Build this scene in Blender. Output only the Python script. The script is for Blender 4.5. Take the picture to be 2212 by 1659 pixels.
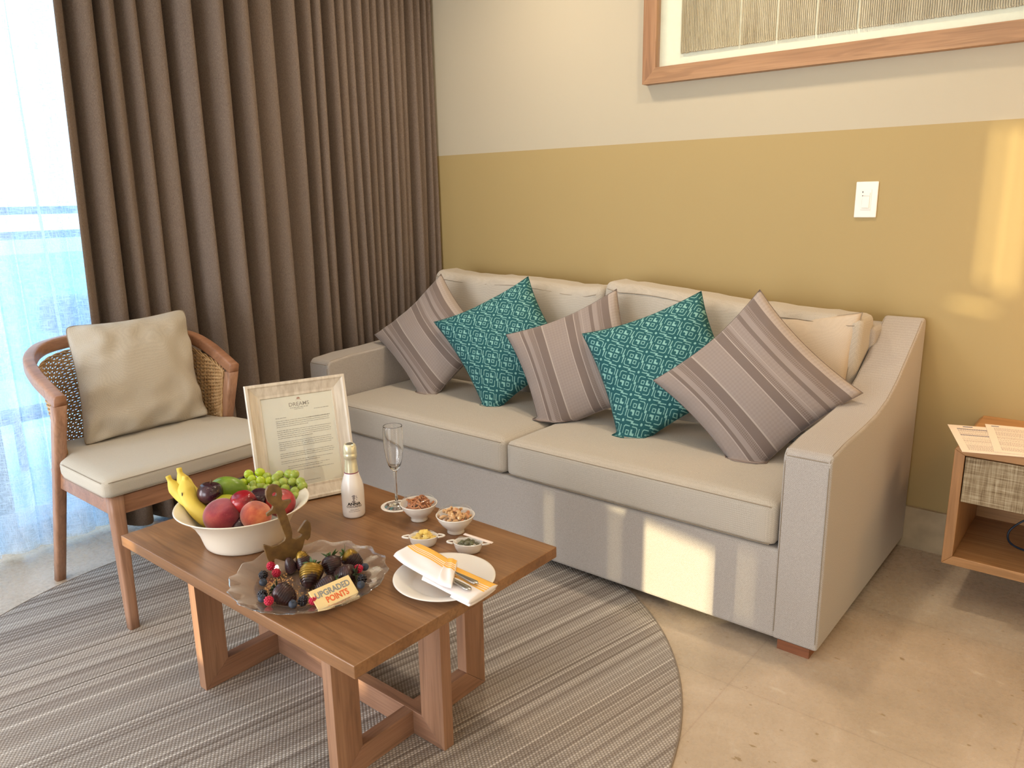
import bpy, bmesh, math, random
from mathutils import Vector, Matrix, noise
random.seed(7)
PI = math.pi
for o in list(bpy.data.objects): bpy.data.objects.remove(o)
S = bpy.context.scene
COL = S.collection

# ------------------------------------------------------------------ camera
cd = bpy.data.cameras.new('camera'); cam = bpy.data.objects.new('camera', cd); COL.objects.link(cam)
cd.sensor_width = 36; cd.lens = 36*1670/2212; cd.clip_start = .02; cd.clip_end = 500
r0 = (0.77345, 0.63365, -0.01619); r1 = (0.13648, -0.19142, -0.97197); r2 = (-0.61899, 0.74957, -0.23453)
cam.matrix_world = Matrix(((r0[0], -r1[0], -r2[0], 0), (r0[1], -r1[1], -r2[1], 0), (r0[2], -r1[2], -r2[2], 1.2), (0, 0, 0, 1)))
S.camera = cam
# ------------------------------------------------------------------ view, world, lights
S.view_settings.view_transform = 'Standard'; S.view_settings.look = 'None'
S.view_settings.gamma = 1; S.view_settings.use_curve_mapping = False
S.view_settings.exposure = 0.0
W = bpy.data.worlds.new('sky'); S.world = W; W.use_nodes = True
bg = W.node_tree.nodes['Background']; bg.inputs[0].default_value = (.72, .86, 1, 1); bg.inputs[1].default_value = 4.2

def aim(o, d): o.rotation_euler = Vector(d).to_track_quat('-Z', 'Y').to_euler()
def area(name, loc, d, sx, sy, power, col, spread=PI):
    l = bpy.data.lights.new(name, 'AREA'); l.shape = 'RECTANGLE'; l.size = sx; l.size_y = sy
    l.energy = power; l.color = col; l.spread = spread
    o = bpy.data.objects.new(name, l); COL.objects.link(o); o.location = loc; aim(o, d); return o
# low evening sun that comes in through the far end of the window wall
sl = bpy.data.lights.new('sun', 'SUN'); sl.energy = 8.0; sl.angle = math.radians(.8); sl.color = (1, .86, .52)
sun = bpy.data.objects.new('sun', sl); COL.objects.link(sun); aim(sun, (.6, 1, -.085))
# daylight through the window wall beside and behind the camera
area('window_daylight', (-2.96, -.85, .92), (1, .38, .02), 2.1, 1.6, 88, (.90, .93, 1))
area('far_window_daylight', (-1.2, -3.85, .95), (.0, 1, -.0), 2.6, 1.6, 60, (1, .93, .85))
# ceiling lamps: warm downlights above the sofa and the middle of the room
def lamp(name, loc, size, power, col=(1, .82, .60), spread=2.6):
    l = bpy.data.lights.new(name, 'AREA'); l.shape = 'DISK'; l.size = size; l.energy = power; l.color = col; l.spread = spread
    o = bpy.data.objects.new(name, l); COL.objects.link(o); o.location = loc; o.rotation_euler = (0, 0, 0); return o
lamp('ceiling_lamp_light', (-2.0, 2.22, 2.44), .12, 7.5)
lamp('ceiling_lamp_light', (-1.0, 2.22, 2.44), .12, 7.5)
lamp('ceiling_lamp_light', (-1.4, .4, 2.44), .25, 2)
lamp('ceiling_lamp_light', (.3, .9, 2.44), .25, 3)
bl = bpy.data.lights.new('bedside_lamp_light', 'POINT'); bl.energy = 8; bl.color = (1, .55, .22); bl.shadow_soft_size = .06
b_ = bpy.data.objects.new('bedside_lamp_light', bl); COL.objects.link(b_); b_.location = (.12, 2.6, 1.12)

# ------------------------------------------------------------------ node helpers
def lin(c):
    c = c/255
    return c/12.92 if c <= .04045 else ((c+.055)/1.055)**2.4
def C3(r, g, b): return (lin(r), lin(g), lin(b), 1)
class NT:
    def __init__(s, name):
        s.m = bpy.data.materials.new(name); s.m.use_nodes = True; s.t = s.m.node_tree
        s.b = s.t.nodes['Principled BSDF']; s.out = s.t.nodes['Material Output']; s._o = None; s._u = None
    def n(s, k, **kw):
        x = s.t.nodes.new(k)
        for a, b in kw.items(): setattr(x, a, b)
        return x
    def set(s, sock, v):
        if isinstance(v, bpy.types.NodeSocket): s.t.links.new(v, sock)
        else: sock.default_value = v
    def obj(s):
        if not s._o: s._o = s.n('ShaderNodeTexCoord')
        return s._o.outputs['Object']
    def uv(s):
        if not s._o: s._o = s.n('ShaderNodeTexCoord')
        return s._o.outputs['UV']
    def map(s, v, sc=(1, 1, 1), rot=(0, 0, 0), loc=(0, 0, 0)):
        x = s.n('ShaderNodeMapping'); s.set(x.inputs[0], v); x.inputs['Scale'].default_value = sc
        x.inputs['Rotation'].default_value = rot; x.inputs['Location'].default_value = loc; return x.outputs[0]
    def noise(s, v, scale=5, det=3, rough=.5, dist=0):
        x = s.n('ShaderNodeTexNoise'); s.set(x.inputs['Vector'], v); x.inputs['Scale'].default_value = scale
        x.inputs['Detail'].default_value = det; x.inputs['Roughness'].default_value = rough; x.inputs['Distortion'].default_value = dist
        return x.outputs[0]
    def vor(s, v, scale=5, feat='F1'):
        x = s.n('ShaderNodeTexVoronoi', feature=feat); s.set(x.inputs['Vector'], v); x.inputs['Scale'].default_value = scale
        return x.outputs[0]
    def sep(s, v):
        x = s.n('ShaderNodeSeparateXYZ'); s.set(x.inputs[0], v); return x.outputs
    def comb(s, a, b, c):
        x = s.n('ShaderNodeCombineXYZ')
        for i, q in enumerate((a, b, c)): s.set(x.inputs[i], q)
        return x.outputs[0]
    def mt(s, op, a, b=0.0, c=None):
        x = s.n('ShaderNodeMath', operation=op); s.set(x.inputs[0], a); s.set(x.inputs[1], b)
        if c is not None: s.set(x.inputs[2], c)
        return x.outputs[0]
    def ramp(s, f, stops, interp='LINEAR'):
        x = s.n('ShaderNodeValToRGB'); s.set(x.inputs[0], f); r = x.color_ramp; r.interpolation = interp
        while len(r.elements) < len(stops): r.elements.new(.5)
        for e, (p, c) in zip(r.elements, stops): e.position = p; e.color = c
        return x.outputs[0]
    def mix(s, f, a, b, bt='MIX'):
        x = s.n('ShaderNodeMix', data_type='RGBA', blend_type=bt); s.set(x.inputs[0], f); s.set(x.inputs[6], a); s.set(x.inputs[7], b)
        return x.outputs[2]
    def bump(s, h, dist=.001, st=1.0):
        x = s.n('ShaderNodeBump'); s.set(x.inputs['Height'], h); x.inputs['Distance'].default_value = dist; x.inputs['Strength'].default_value = st
        s.t.links.new(x.outputs[0], s.b.inputs['Normal']); return x.outputs[0]
    def base(s, c, rough=.6, **kw):
        s.set(s.b.inputs['Base Color'], c); s.set(s.b.inputs['Roughness'], rough)
        for k, v in kw.items(): s.set(s.b.inputs[k.replace('_', ' ')], v)
        return s.m
G = lambda v: (v, v, v, 1)
def plain(name, c, rough=.5, var=.06, sc=60, **kw):
    t = NT(name); f = t.noise(t.obj(), sc, 3)
    d = tuple(x*(1-var) for x in c[:3])+(1,); e = tuple(min(1, x*(1+var)) for x in c[:3])+(1,)
    return t.base(t.ramp(f, [(.3, d), (.7, e)]), rough, **kw)
def fabric(name, a, b, pitch=.0045, vert='z', dist=.0005, amp=.5):
    """woven upholstery: staggered thread dots in every plane, fine fibre noise over it"""
    t = NT(name); o = t.obj(); p = t.sep(o); m = t.mt
    sn = lambda v, q, ph=0: m('SINE', m('MULTIPLY_ADD', v, 2*PI/q, ph))
    wob = m('MULTIPLY', t.noise(o, 55, 1), 5.0)
    X, Y, Z = sn(p[0], pitch), sn(p[1], pitch*1.07), m('SINE', m('ADD', m('MULTIPLY', p[2], 2*PI/(pitch*1.25)), wob))
    w = m('ADD', m('MULTIPLY', X, Z), m('ADD', m('MULTIPLY', Y, Z), m('MULTIPLY', X, Y)))
    k = {'z': (1, 1, .25), 'x': (.3, 1, 1), 'y': (1, .3, 1), 'n': (1, 1, 1)}[vert]
    k = tuple(max(v, .42) for v in k)
    f = t.noise(t.map(o, k), 1250, 1, .5)
    h = m('ADD', m('MULTIPLY', w, .13*amp), m('MULTIPLY_ADD', f, .75, .12))
    c = t.ramp(h, [(.28, a), (.66, b)])
    t.bump(h, dist, .6)
    t.b.inputs['Sheen Weight'].default_value = .12; t.b.inputs['Sheen Roughness'].default_value = .5
    return t.base(c, .95, Specular_IOR_Level=.1)
def wood(name, a, b, c, axis='x', sc=1.0, rough=.42, spec=.4):
    t = NT(name); o = t.obj()
    k = {'x': (1.2, 14, 14), 'y': (14, 1.2, 14), 'z': (14, 14, 1.2)}[axis]
    k2 = {'x': (6, 190, 190), 'y': (190, 6, 190), 'z': (190, 190, 6)}[axis]
    f = t.noise(t.map(o, tuple(v*sc for v in k)), 1, 4, .55, .6)
    g = t.noise(t.map(o, tuple(v*sc for v in k2)), 1, 2)
    col = t.ramp(f, [(.3, a), (.5, b), (.72, c)])
    st = t.noise(t.map(o, tuple(v*sc*3.2 for v in k)), 1, 2, .5, 1.2)
    col = t.mix(t.ramp(st, [(.56, G(0)), (.66, G(.38))]), col, tuple(x*.62 for x in a[:3])+(1,))
    col = t.mix(t.mt('MULTIPLY', t.mt('SUBTRACT', g, .40), 1.1), col, tuple(x*.62 for x in a[:3])+(1,))
    t.bump(g, .0004, .5)
    return t.base(col, rough, Specular_IOR_Level=spec)

# ------------------------------------------------------------------ mesh helpers
def link(name, me, mat=None, parent=None, smooth=False):
    if isinstance(me, bmesh.types.BMesh):
        bm = me; bmesh.ops.recalc_face_normals(bm, faces=bm.faces); me = bpy.data.meshes.new(name); bm.to_mesh(me); bm.free()
    o = bpy.data.objects.new(name, me); COL.objects.link(o)
    if mat: me.materials.append(mat)
    if smooth:
        for p in me.polygons: p.use_smooth = True
    if parent: o.parent = parent
    return o
def tag(o, label, cat, group=None):
    o['label'] = label; o['category'] = cat
    if group: o['group'] = group
    return o
def thing(name, label, cat, loc=(0, 0, 0), rz=0, group=None):
    o = bpy.data.objects.new(name, None); COL.objects.link(o); o.location = loc; o.rotation_euler = (0, 0, rz); o.empty_display_size = .05
    return tag(o, label, cat, group)
def struct(name, me, mat, smooth=False):
    o = link(name, me, mat, None, smooth); o['kind'] = 'structure'; return o
def box(bm, x0, x1, y0, y1, z0, z1):
    v = [bm.verts.new(p) for p in ((x0, y0, z0), (x1, y0, z0), (x1, y1, z0), (x0, y1, z0), (x0, y0, z1), (x1, y0, z1), (x1, y1, z1), (x0, y1, z1))]
    for f in ((0, 3, 2, 1), (4, 5, 6, 7), (0, 1, 5, 4), (1, 2, 6, 5), (2, 3, 7, 6), (3, 0, 4, 7)): bm.faces.new([v[i] for i in f])
    return bm
def B(x0, x1, y0, y1, z0, z1): return box(bmesh.new(), x0, x1, y0, y1, z0, z1)
def bev(o, w=.003, seg=2):
    m = o.modifiers.new('bevel', 'BEVEL'); m.width = w; m.segments = seg; m.limit_method = 'ANGLE'; m.angle_limit = .6
    for p in o.data.polygons: p.use_smooth = True
    w2 = o.modifiers.new('wn', 'WEIGHTED_NORMAL'); w2.keep_sharp = True
    return o
def solid(o, t, off=0):
    m = o.modifiers.new('solid', 'SOLIDIFY'); m.thickness = t; m.offset = off; return o
def sub(o, n=1):
    m = o.modifiers.new('sub', 'SUBSURF'); m.levels = n; m.render_levels = n; return o
def prism(bm, pts, ax, a, b):
    """pts: 2D outline; extruded along axis ax from a to b"""
    def P(p, t): return {'x': (t, p[0], p[1]), 'y': (p[0], t, p[1]), 'z': (p[0], p[1], t)}[ax]
    A = [bm.verts.new(P(p, a)) for p in pts]; Bv = [bm.verts.new(P(p, b)) for p in pts]
    bm.faces.new(A); bm.faces.new(Bv[::-1])
    for i in range(len(pts)): j = (i+1) % len(pts); bm.faces.new((A[i], A[j], Bv[j], Bv[i]))
    return bm
def hexa(bm, c):
    """8 corners: bottom 4 (ccw), top 4"""
    v = [bm.verts.new(p) for p in c]
    for f in ((0, 3, 2, 1), (4, 5, 6, 7), (0, 1, 5, 4), (1, 2, 6, 5), (2, 3, 7, 6), (3, 0, 4, 7)): bm.faces.new([v[i] for i in f])
    return bm
def lathe(bm, prof, n=48, loc=(0, 0, 0), sx=1, sy=1, close=False, fn=None):
    rings = []
    for r, z in prof:
        if r < 1e-6: rings.append([bm.verts.new((loc[0], loc[1], loc[2]+z))]); continue
        ring = []
        for i in range(n):
            a = 2*PI*i/n; rr, zz = (r, z) if not fn else fn(r, z, a)
            ring.append(bm.verts.new((loc[0]+rr*sx*math.cos(a), loc[1]+rr*sy*math.sin(a), loc[2]+zz)))
        rings.append(ring)
    for k in range(len(rings)-1):
        A, D = rings[k], rings[k+1]
        for i in range(n):
            j = (i+1) % n
            if len(A) == 1 and len(D) == 1: continue
            if len(A) == 1: bm.faces.new((A[0], D[i], D[j]))
            elif len(D) == 1: bm.faces.new((A[i], A[j], D[0]))
            else: bm.faces.new((A[i], A[j], D[j], D[i]))
    return bm
def frames(path, up0=None):
    out = []; n = len(path)
    T = []
    for i in range(n):
        a = path[max(i-1, 0)]; b = path[min(i+1, n-1)]; T.append((b-a).normalized() if (b-a).length > 0 else Vector((0, 0, 1)))
    up = up0 or (Vector((0, 0, 1)) if abs(T[0].z) < .9 else Vector((1, 0, 0)))
    for i in range(n):
        s = T[i].cross(up)
        if s.length < 1e-6: s = Vector((1, 0, 0))
        s.normalize(); u = s.cross(T[i]).normalized(); out.append((T[i], s, u))
        if up0 is None: up = u
    return out
def tube(bm, path, r, n=8, caps=True, sect=None, up0=None, closed=False):
    """round (radius or list of radii) or any cross-section sect [(a,b)] swept along path"""
    path = [Vector(p) for p in path]
    fr = frames(path, up0); rings = []
    for i, p in enumerate(path):
        T, s, u = fr[i]
        if sect: pts = [p+s*a+u*b for a, b in sect]
        else:
            ri = r[i] if isinstance(r, (list, tuple)) else r
            pts = [p+s*(ri*math.cos(2*PI*k/n))+u*(ri*math.sin(2*PI*k/n)) for k in range(n)]
        rings.append([bm.verts.new(q) for q in pts])
    m = len(rings[0]); L = len(rings)
    for i in range(L if closed else L-1):
        A, D = rings[i], rings[(i+1) % L]
        for k in range(m): j = (k+1) % m; bm.faces.new((A[k], A[j], D[j], D[k]))
    if caps and not closed: bm.faces.new(rings[0][::-1]); bm.faces.new(rings[-1])
    return bm
def crom(pts, per=8, closed=False):
    pts = [Vector(p) for p in pts]; out = []; n = len(pts)
    for i in range(n if closed else n-1):
        if closed: a, b, c, d = pts[i-1], pts[i], pts[(i+1) % n], pts[(i+2) % n]
        else: a, b, c, d = pts[max(i-1, 0)], pts[i], pts[i+1], pts[min(i+2, n-1)]
        for k in range(per):
            t = k/per; out.append(.5*((2*b)+(c-a)*t+(2*a-5*b+4*c-d)*t*t+(3*b-a-3*c+d)*t**3))
    if not closed: out.append(pts[-1])
    return out
def ell(bm, c, r, seg=16, rings=10, rot=None, fn=None):
    r = (r, r, r) if isinstance(r, (int, float)) else r
    res = bmesh.ops.create_uvsphere(bm, u_segments=seg, v_segments=rings, radius=1)
    for v in res['verts']:
        p = v.co.copy()
        if fn: p = fn(p)
        p = Vector((p.x*r[0], p.y*r[1], p.z*r[2]))
        if rot: p = rot @ p
        v.co = p+Vector(c)
    return bm
def R3(x=0, y=0, z=0): return Matrix.Rotation(z, 3, 'Z') @ Matrix.Rotation(y, 3, 'Y') @ Matrix.Rotation(x, 3, 'X')
def softbox(hx, hy, hz, r, N=14, crown=0.0, fn=None, cr=None):
    """upholstery block centred on the origin, rounded by r, its faces bulging by crown; fn deforms a point"""
    bm = bmesh.new()
    bmesh.ops.create_cube(bm, size=2)
    bmesh.ops.subdivide_edges(bm, edges=bm.edges[:], cuts=N, use_grid_fill=True)
    for v in bm.verts:
        q = Vector((v.co.x, v.co.y, v.co.z))
        s = [math.copysign(abs(c)**.72, c) if abs(c) < 1 else c for c in q]
        s = [math.sin(c*PI/2)*.35+c*.65 for c in q]
        p = Vector((s[0]*hx, s[1]*hy, s[2]*hz))
        i = Vector((max(-(hx-r), min(hx-r, p.x)), max(-(hy-r), min(hy-r, p.y)), max(-(hz-r), min(hz-r, p.z))))
        d = p-i
        if d.length > 1e-6: p = i+d.normalized()*min(r, d.length if max(abs(q.x), abs(q.y), abs(q.z)) < .999 else r)
        cc = cr or (crown, crown, crown)
        fx, fy, fz = 1-q.x**2, 1-q.y**2, 1-q.z**2
        if abs(q.z) > .999: p.z += q.z*cc[2]*(fx*fy)**.6
        if abs(q.y) > .999: p.y += q.y*cc[1]*(fx*fz)**.6
        if abs(q.x) > .999: p.x += q.x*cc[0]*(fy*fz)**.6
        if fn: p = fn(p)
        v.co = p
    return bm
def text(txt, size, mat, parent, mw, depth=.0003, name='lettering', align='CENTER', sx=1.0, bold=0.0):
    cu = bpy.data.curves.new('t', 'FONT'); cu.body = txt; cu.size = size; cu.align_x = align; cu.extrude = depth; cu.offset = bold; cu.resolution_u = 3
    to = bpy.data.objects.new('t', cu); COL.objects.link(to)
    dg = bpy.context.evaluated_depsgraph_get(); me = bpy.data.meshes.new_from_object(to.evaluated_get(dg))
    bpy.data.objects.remove(to)
    for v in me.vertices: v.co.x *= sx
    o = bpy.data.objects.new(name, me); COL.objects.link(o); me.materials.clear(); me.materials.append(mat)
    if parent: o.parent = parent
    o.matrix_local = mw
    return o
def place(o, loc, rz=0): o.location = loc; o.rotation_euler = (0, 0, rz); return o
def copy_tree(o, parent=None):
    c = o.copy(); COL.objects.link(c)
    if parent: c.parent = parent
    for ch in [x for x in COL.objects if x.parent == o]: copy_tree(ch, c)
    return c
def axes(o, u, v, w, loc):
    o.matrix_world = Matrix(((u[0], v[0], w[0], loc[0]), (u[1], v[1], w[1], loc[1]), (u[2], v[2], w[2], loc[2]), (0, 0, 0, 1)))

# ------------------------------------------------------------------ materials
def wall_mat():
    t = NT('painted_wall'); z = t.sep(t.obj())[2]
    up = t.mt('GREATER_THAN', z, 1.40)
    c = t.mix(up, C3(175, 152, 103), C3(190, 179, 156))
    f = t.noise(t.obj(), 320, 2); t.bump(f, .0003, .35)
    return t.base(c, .62, Specular_IOR_Level=.3)
def floor_mat():
    t = NT('marble_floor'); o = t.obj()
    br = t.n('ShaderNodeTexBrick', offset=0, squash=1); t.set(br.inputs['Vector'], t.map(o, (1, 1, 1), (0, 0, 0), (.08, .14, 0)))
    br.inputs['Scale'].default_value = 1; br.inputs['Brick Width'].default_value = .6; br.inputs['Row Height'].default_value = .6
    br.inputs['Mortar Size'].default_value = .0022; br.inputs['Mortar Smooth'].default_value = .3
    br.inputs['Color1'].default_value = G(.46); br.inputs['Color2'].default_value = G(.54); br.inputs['Mortar'].default_value = G(.3)
    f = t.noise(o, 4, 6, .6, .5); g = t.noise(o, 60, 4, .65)
    c = t.ramp(f, [(.3, C3(180, 162, 142)), (.55, C3(196, 178, 158)), (.75, C3(210, 194, 176))])
    v = t.noise(t.map(o, (30, 60, 30), (0, 0, .7)), 1, 2)
    c = t.mix(t.mt('GREATER_THAN', v, .71), c, C3(160, 138, 108))
    v2 = t.noise(t.map(o, (9, 22, 9), (0, 0, .5), (3, 1, 0)), 1, 3)
    c = t.mix(t.ramp(v2, [(.66, G(0)), (.74, G(.5))]), c, C3(228, 218, 200))
    c = t.mix(.45, c, br.outputs[0], 'OVERLAY')
    c = t.mix(t.mt('MULTIPLY', g, .18), c, C3(170, 150, 120))
    return t.base(c, t.ramp(g, [(.3, G(.22)), (.7, G(.34))]), Specular_IOR_Level=.45)
M_wall = wall_mat(); M_floor = floor_mat()
M_base = plain('baseboard_marble', C3(178, 160, 130), .3, .12, 18)
M_ceil = plain('ceiling_paint', C3(238, 232, 220), .8, .02)
M_sofa = fabric('sofa_fabric', C3(150, 141, 133), C3(190, 182, 175), .0048, 'z')
M_sofat = fabric('sofa_cushion_fabric', C3(162, 152, 139), C3(198, 189, 176), .0048, 'y')
M_seam = plain('seam_thread', C3(142, 128, 110), .9)
M_cush = fabric('chair_fabric', C3(176, 167, 153), C3(200, 192, 178), .0030, 'n', .0004)
M_pillow = fabric('pillow_linen', C3(166, 156, 142), C3(202, 193, 178), .0034, 'x', .0005)
M_cream = fabric('cream_pillow', C3(184, 166, 146), C3(206, 190, 170), .0028, 'n', .0003)
M_table = wood('table_top_wood', C3(122, 84, 54), C3(142, 102, 68), C3(158, 118, 82), 'x', .9, .3, .5)
M_tedge = wood('table_edge_wood', C3(158, 104, 66), C3(178, 124, 82), C3(192, 138, 94), 'x', 1, .38)
M_legz = wood('table_leg_wood', C3(140, 102, 78), C3(158, 118, 92), C3(174, 134, 106), 'z', 1, .42)
M_legx = wood('table_rail_wood', C3(136, 98, 76), C3(154, 114, 90), C3(172, 132, 106), 'x', 1, .42)
M_legy = wood('table_beam_wood', C3(136, 98, 76), C3(154, 114, 90), C3(170, 130, 104), 'y', 1, .42)
M_chairz = wood('chair_leg_wood', C3(150, 108, 84), C3(168, 126, 100), C3(184, 142, 116), 'z', 1, .4)
M_chairx = wood('chair_rail_wood', C3(146, 102, 76), C3(166, 120, 92), C3(180, 136, 106), 'y', .8, .35)
M_nsw = wood('nightstand_wood', C3(160, 114, 70), C3(180, 134, 88), C3(194, 150, 104), 'x', .8, .4)
M_nswz = wood('nightstand_side_wood', C3(158, 112, 70), C3(176, 130, 86), C3(192, 146, 102), 'z', .8, .4)
M_frameoak = wood('picture_frame_wood', C3(156, 114, 78), C3(174, 132, 94), C3(188, 148, 108), 'x', .8, .45)
M_frameoakz = wood('picture_frame_upright_wood', C3(152, 110, 76), C3(170, 128, 92), C3(184, 144, 106), 'z', .8, .45)
M_porc = plain('white_porcelain', C3(236, 230, 222), .12, .01, 5, Specular_IOR_Level=.6)
M_bowlp = plain('cream_melamine', C3(232, 222, 206), .28, .01, 5)
M_white = plain('white_plastic', C3(240, 232, 222), .35, .01, 5)
M_steel = plain('steel', C3(190, 186, 180), .18, .02, 20, Metallic=1.0)
M_alu = plain('window_metal', C3(96, 104, 116), .4, .03, 20)
M_gap = plain('dark_gap', C3(26, 20, 16), .9)
def curtain_mat():
    t = NT('drape_fabric'); o = t.obj()
    f = t.noise(t.map(o, (1, 1, .10)), 1500, 1, .5); g = t.noise(t.map(o, (.2, .2, 1)), 1500, 1, .5)
    h = t.mt('ADD', f, g)
    c = t.ramp(t.mt('MULTIPLY', h, .5), [(.34, C3(98, 85, 77)), (.66, C3(142, 126, 114))])
    t.bump(h, .0005, .6)
    return t.base(c, .95, Specular_IOR_Level=.1)
M_drape = curtain_mat()
def sheer_mat():
    t = NT('sheer_voile'); o = t.obj()
    f = t.noise(t.map(o, (1, 1, .12)), 330, 2, .7); g = t.noise(t.map(o, (.12, .12, 1)), 330, 2, .7)
    h = t.mt('MAXIMUM', f, g)
    tr = t.n('ShaderNodeBsdfTransparent'); tr.inputs[0].default_value = (.93, .97, 1, 1)
    tl = t.n('ShaderNodeBsdfTranslucent'); tl.inputs[0].default_value = (.80, .88, .97, 1)
    df = t.n('ShaderNodeBsdfDiffuse'); df.inputs[0].default_value = (.82, .86, .92, 1)
    m1 = t.n('ShaderNodeMixShader'); m1.inputs[0].default_value = .45; t.t.links.new(tl.outputs[0], m1.inputs[1]); t.t.links.new(df.outputs[0], m1.inputs[2])
    m2 = t.n('ShaderNodeMixShader'); t.set(m2.inputs[0], t.ramp(h, [(.42, G(.42)), (.66, G(.88))]))
    t.t.links.new(tr.outputs[0], m2.inputs[1]); t.t.links.new(m1.outputs[0], m2.inputs[2])
    t.t.links.new(m2.outputs[0], t.out.inputs[0]); return t.m
M_sheer = sheer_mat()
def glassy(name, tint=(1, 1, 1), refl=1.0, rough=.03, veil=0.0, bumpsc=None, bd=.001, ior=1.5):
    """thin clear glass: see-through with Fresnel gloss, optional milky share"""
    t = NT(name)
    tr = t.n('ShaderNodeBsdfTransparent'); tr.inputs[0].default_value = tint+(1,)
    gl = t.n('ShaderNodeBsdfGlossy'); gl.inputs['Roughness'].default_value = rough; gl.inputs[0].default_value = (1, 1, 1, 1)
    df = t.n('ShaderNodeBsdfDiffuse'); df.inputs[0].default_value = (.85, .85, .85, 1)
    ge = t.n('ShaderNodeNewGeometry'); dp = t.n('ShaderNodeVectorMath', operation='DOT_PRODUCT')
    t.t.links.new(ge.outputs['Incoming'], dp.inputs[0]); t.t.links.new(ge.outputs['Normal'], dp.inputs[1])
    cs_ = t.mt('SUBTRACT', 1.0, t.mt('MINIMUM', t.mt('ABSOLUTE', dp.outputs['Value']), 1.0)); fz = t.mt('ADD', .04, t.mt('MULTIPLY', .90, t.mt('POWER', cs_, 5.0)))
    if bumpsc:
        bp = t.n('ShaderNodeBump'); bp.inputs['Distance'].default_value = bd; t.set(bp.inputs['Height'], t.noise(t.obj(), bumpsc, 2))
        t.t.links.new(bp.outputs[0], gl.inputs['Normal']); t.t.links.new(bp.outputs[0], dp.inputs[1])
    a = t.n('ShaderNodeMixShader'); a.inputs[0].default_value = veil; t.t.links.new(tr.outputs[0], a.inputs[1]); t.t.links.new(df.outputs[0], a.inputs[2])
    b = t.n('ShaderNodeMixShader'); t.set(b.inputs[0], t.mt('MINIMUM', t.mt('MULTIPLY', fz, refl), .95)); t.t.links.new(a.outputs[0], b.inputs[1]); t.t.links.new(gl.outputs[0], b.inputs[2])
    t.t.links.new(b.outputs[0], t.out.inputs[0]); return t.m
M_pane = glassy('window_glass', (.86, .95, 1), .8, .02)
M_artglass = glassy('picture_glass', (.99, 1, .99), .8, .04)
def clear(name, rough=.0, ior=1.5, tint=(1, 1, 1)):
    t = NT(name); g = t.n('ShaderNodeBsdfGlass'); g.inputs['IOR'].default_value = ior; g.inputs['Roughness'].default_value = rough; g.inputs[0].default_value = tint+(1,)
    t.t.links.new(g.outputs[0], t.out.inputs[0]); return t.m
M_flute = clear('flute_glass')
M_platter = glassy('platter_glass', (.965, .97, .97), 2.2, .04, .035, 30, .0010)
M_film = glassy('cling_film_plastic', (.99, .99, .99), .9, .05, .01, 70, .0006)

# ------------------------------------------------------------------ room shell
WY, WX, CZ = 2.784, -3.02, 2.5
struct('floor', B(-3.2, 3.0, -4.0, WY+.1, -.06, 0), M_floor)
struct('ceiling', B(-3.2, 3.0, -4.0, WY+.1, CZ, CZ+.08), M_ceil)
struct('wall_back', B(-3.2, 3.0, WY, WY+.1, 0, CZ), M_wall)
struct('baseboard_back', B(WX+.12, 3.0, WY-.014, WY, 0, .147), M_base)
struct('wall_right', B(2.9, 3.0, -3.9, WY, 0, CZ), M_ceil)
bm = bmesh.new()   # wall behind the camera, with the wide opening of a second window
for q in ((WX, -2.6, 0, CZ), (.2, 3.0, 0, CZ), (-2.6, .2, 2.15, CZ)): box(bm, q[0], q[1], -4.0, -3.9, q[2], q[3])
struct('wall_front', bm, M_ceil)
bm = bmesh.new()   # window wall: lintel and end pier
box(bm, WX-.12, WX, -3.9, WY, 2.36, CZ)
box(bm, WX-.12, WX, 2.55, WY, 0, 2.36)
struct('wall_left', bm, M_ceil)
# unseen mask added along the window wall; its holes shape the low sun
BX = WX+.02
def slit_mask(y0, y1, z0, z1, holes):
    ys = sorted({y0, y1} | {h[0] for h in holes} | {h[1] for h in holes}); zs = sorted({z0, z1} | {h[2] for h in holes} | {h[3] for h in holes})
    bm = bmesh.new()
    for i in range(len(ys)-1):
        for j in range(len(zs)-1):
            cy, cz = (ys[i]+ys[i+1])/2, (zs[j]+zs[j+1])/2
            if any(h[0] < cy < h[1] and h[2] < cz < h[3] for h in holes): continue
            v = [bm.verts.new(p) for p in ((BX, ys[i], zs[j]), (BX, ys[i+1], zs[j]), (BX, ys[i+1], zs[j+1]), (BX, ys[i], zs[j+1]))]; bm.faces.new(v)
    bmesh.ops.remove_doubles(bm, verts=bm.verts, dist=1e-5); return bm
HOLES = [(-1.73, -1.30, .27, .535), (-1.255, -1.145, .54, .60), (-.772, -.758, .275, .495), (-1.19, -1.178, .29, .53), (-1.882, -1.866, .37, .58),
         (-1.62, -1.42, 1.205, 1.216), (-1.575, -1.545, 1.29, 1.75), (-1.68, -1.635, 1.27, 1.75)]
o = link('sun_slit_mask', slit_mask(-3.9, .25, 0, 2.40, HOLES), plain('mask_surface', C3(235, 232, 226), .9, .01)); solid(o, .002)
tag(o, 'unseen pale sheet added beside the viewer, cut to shape the sun beams', 'slit_mask')
bm = bmesh.new()
for y in (.22, .82, 2.50): box(bm, WX-.1, WX-.04, y, y+.05, .03, 2.36)
box(bm, WX-.1, WX-.04, .22, 2.55, 0, .04); box(bm, WX-.1, WX-.04, .22, 2.55, 2.3, 2.36)
w1 = bpy.data.objects.new('window_1', None); COL.objects.link(w1); w1['kind'] = 'structure'
link('window_frame', bm, M_alu, w1)
link('window_pane', B(WX-.075, WX-.065, .87, 2.50, .04, 2.3), M_pane, w1)

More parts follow.
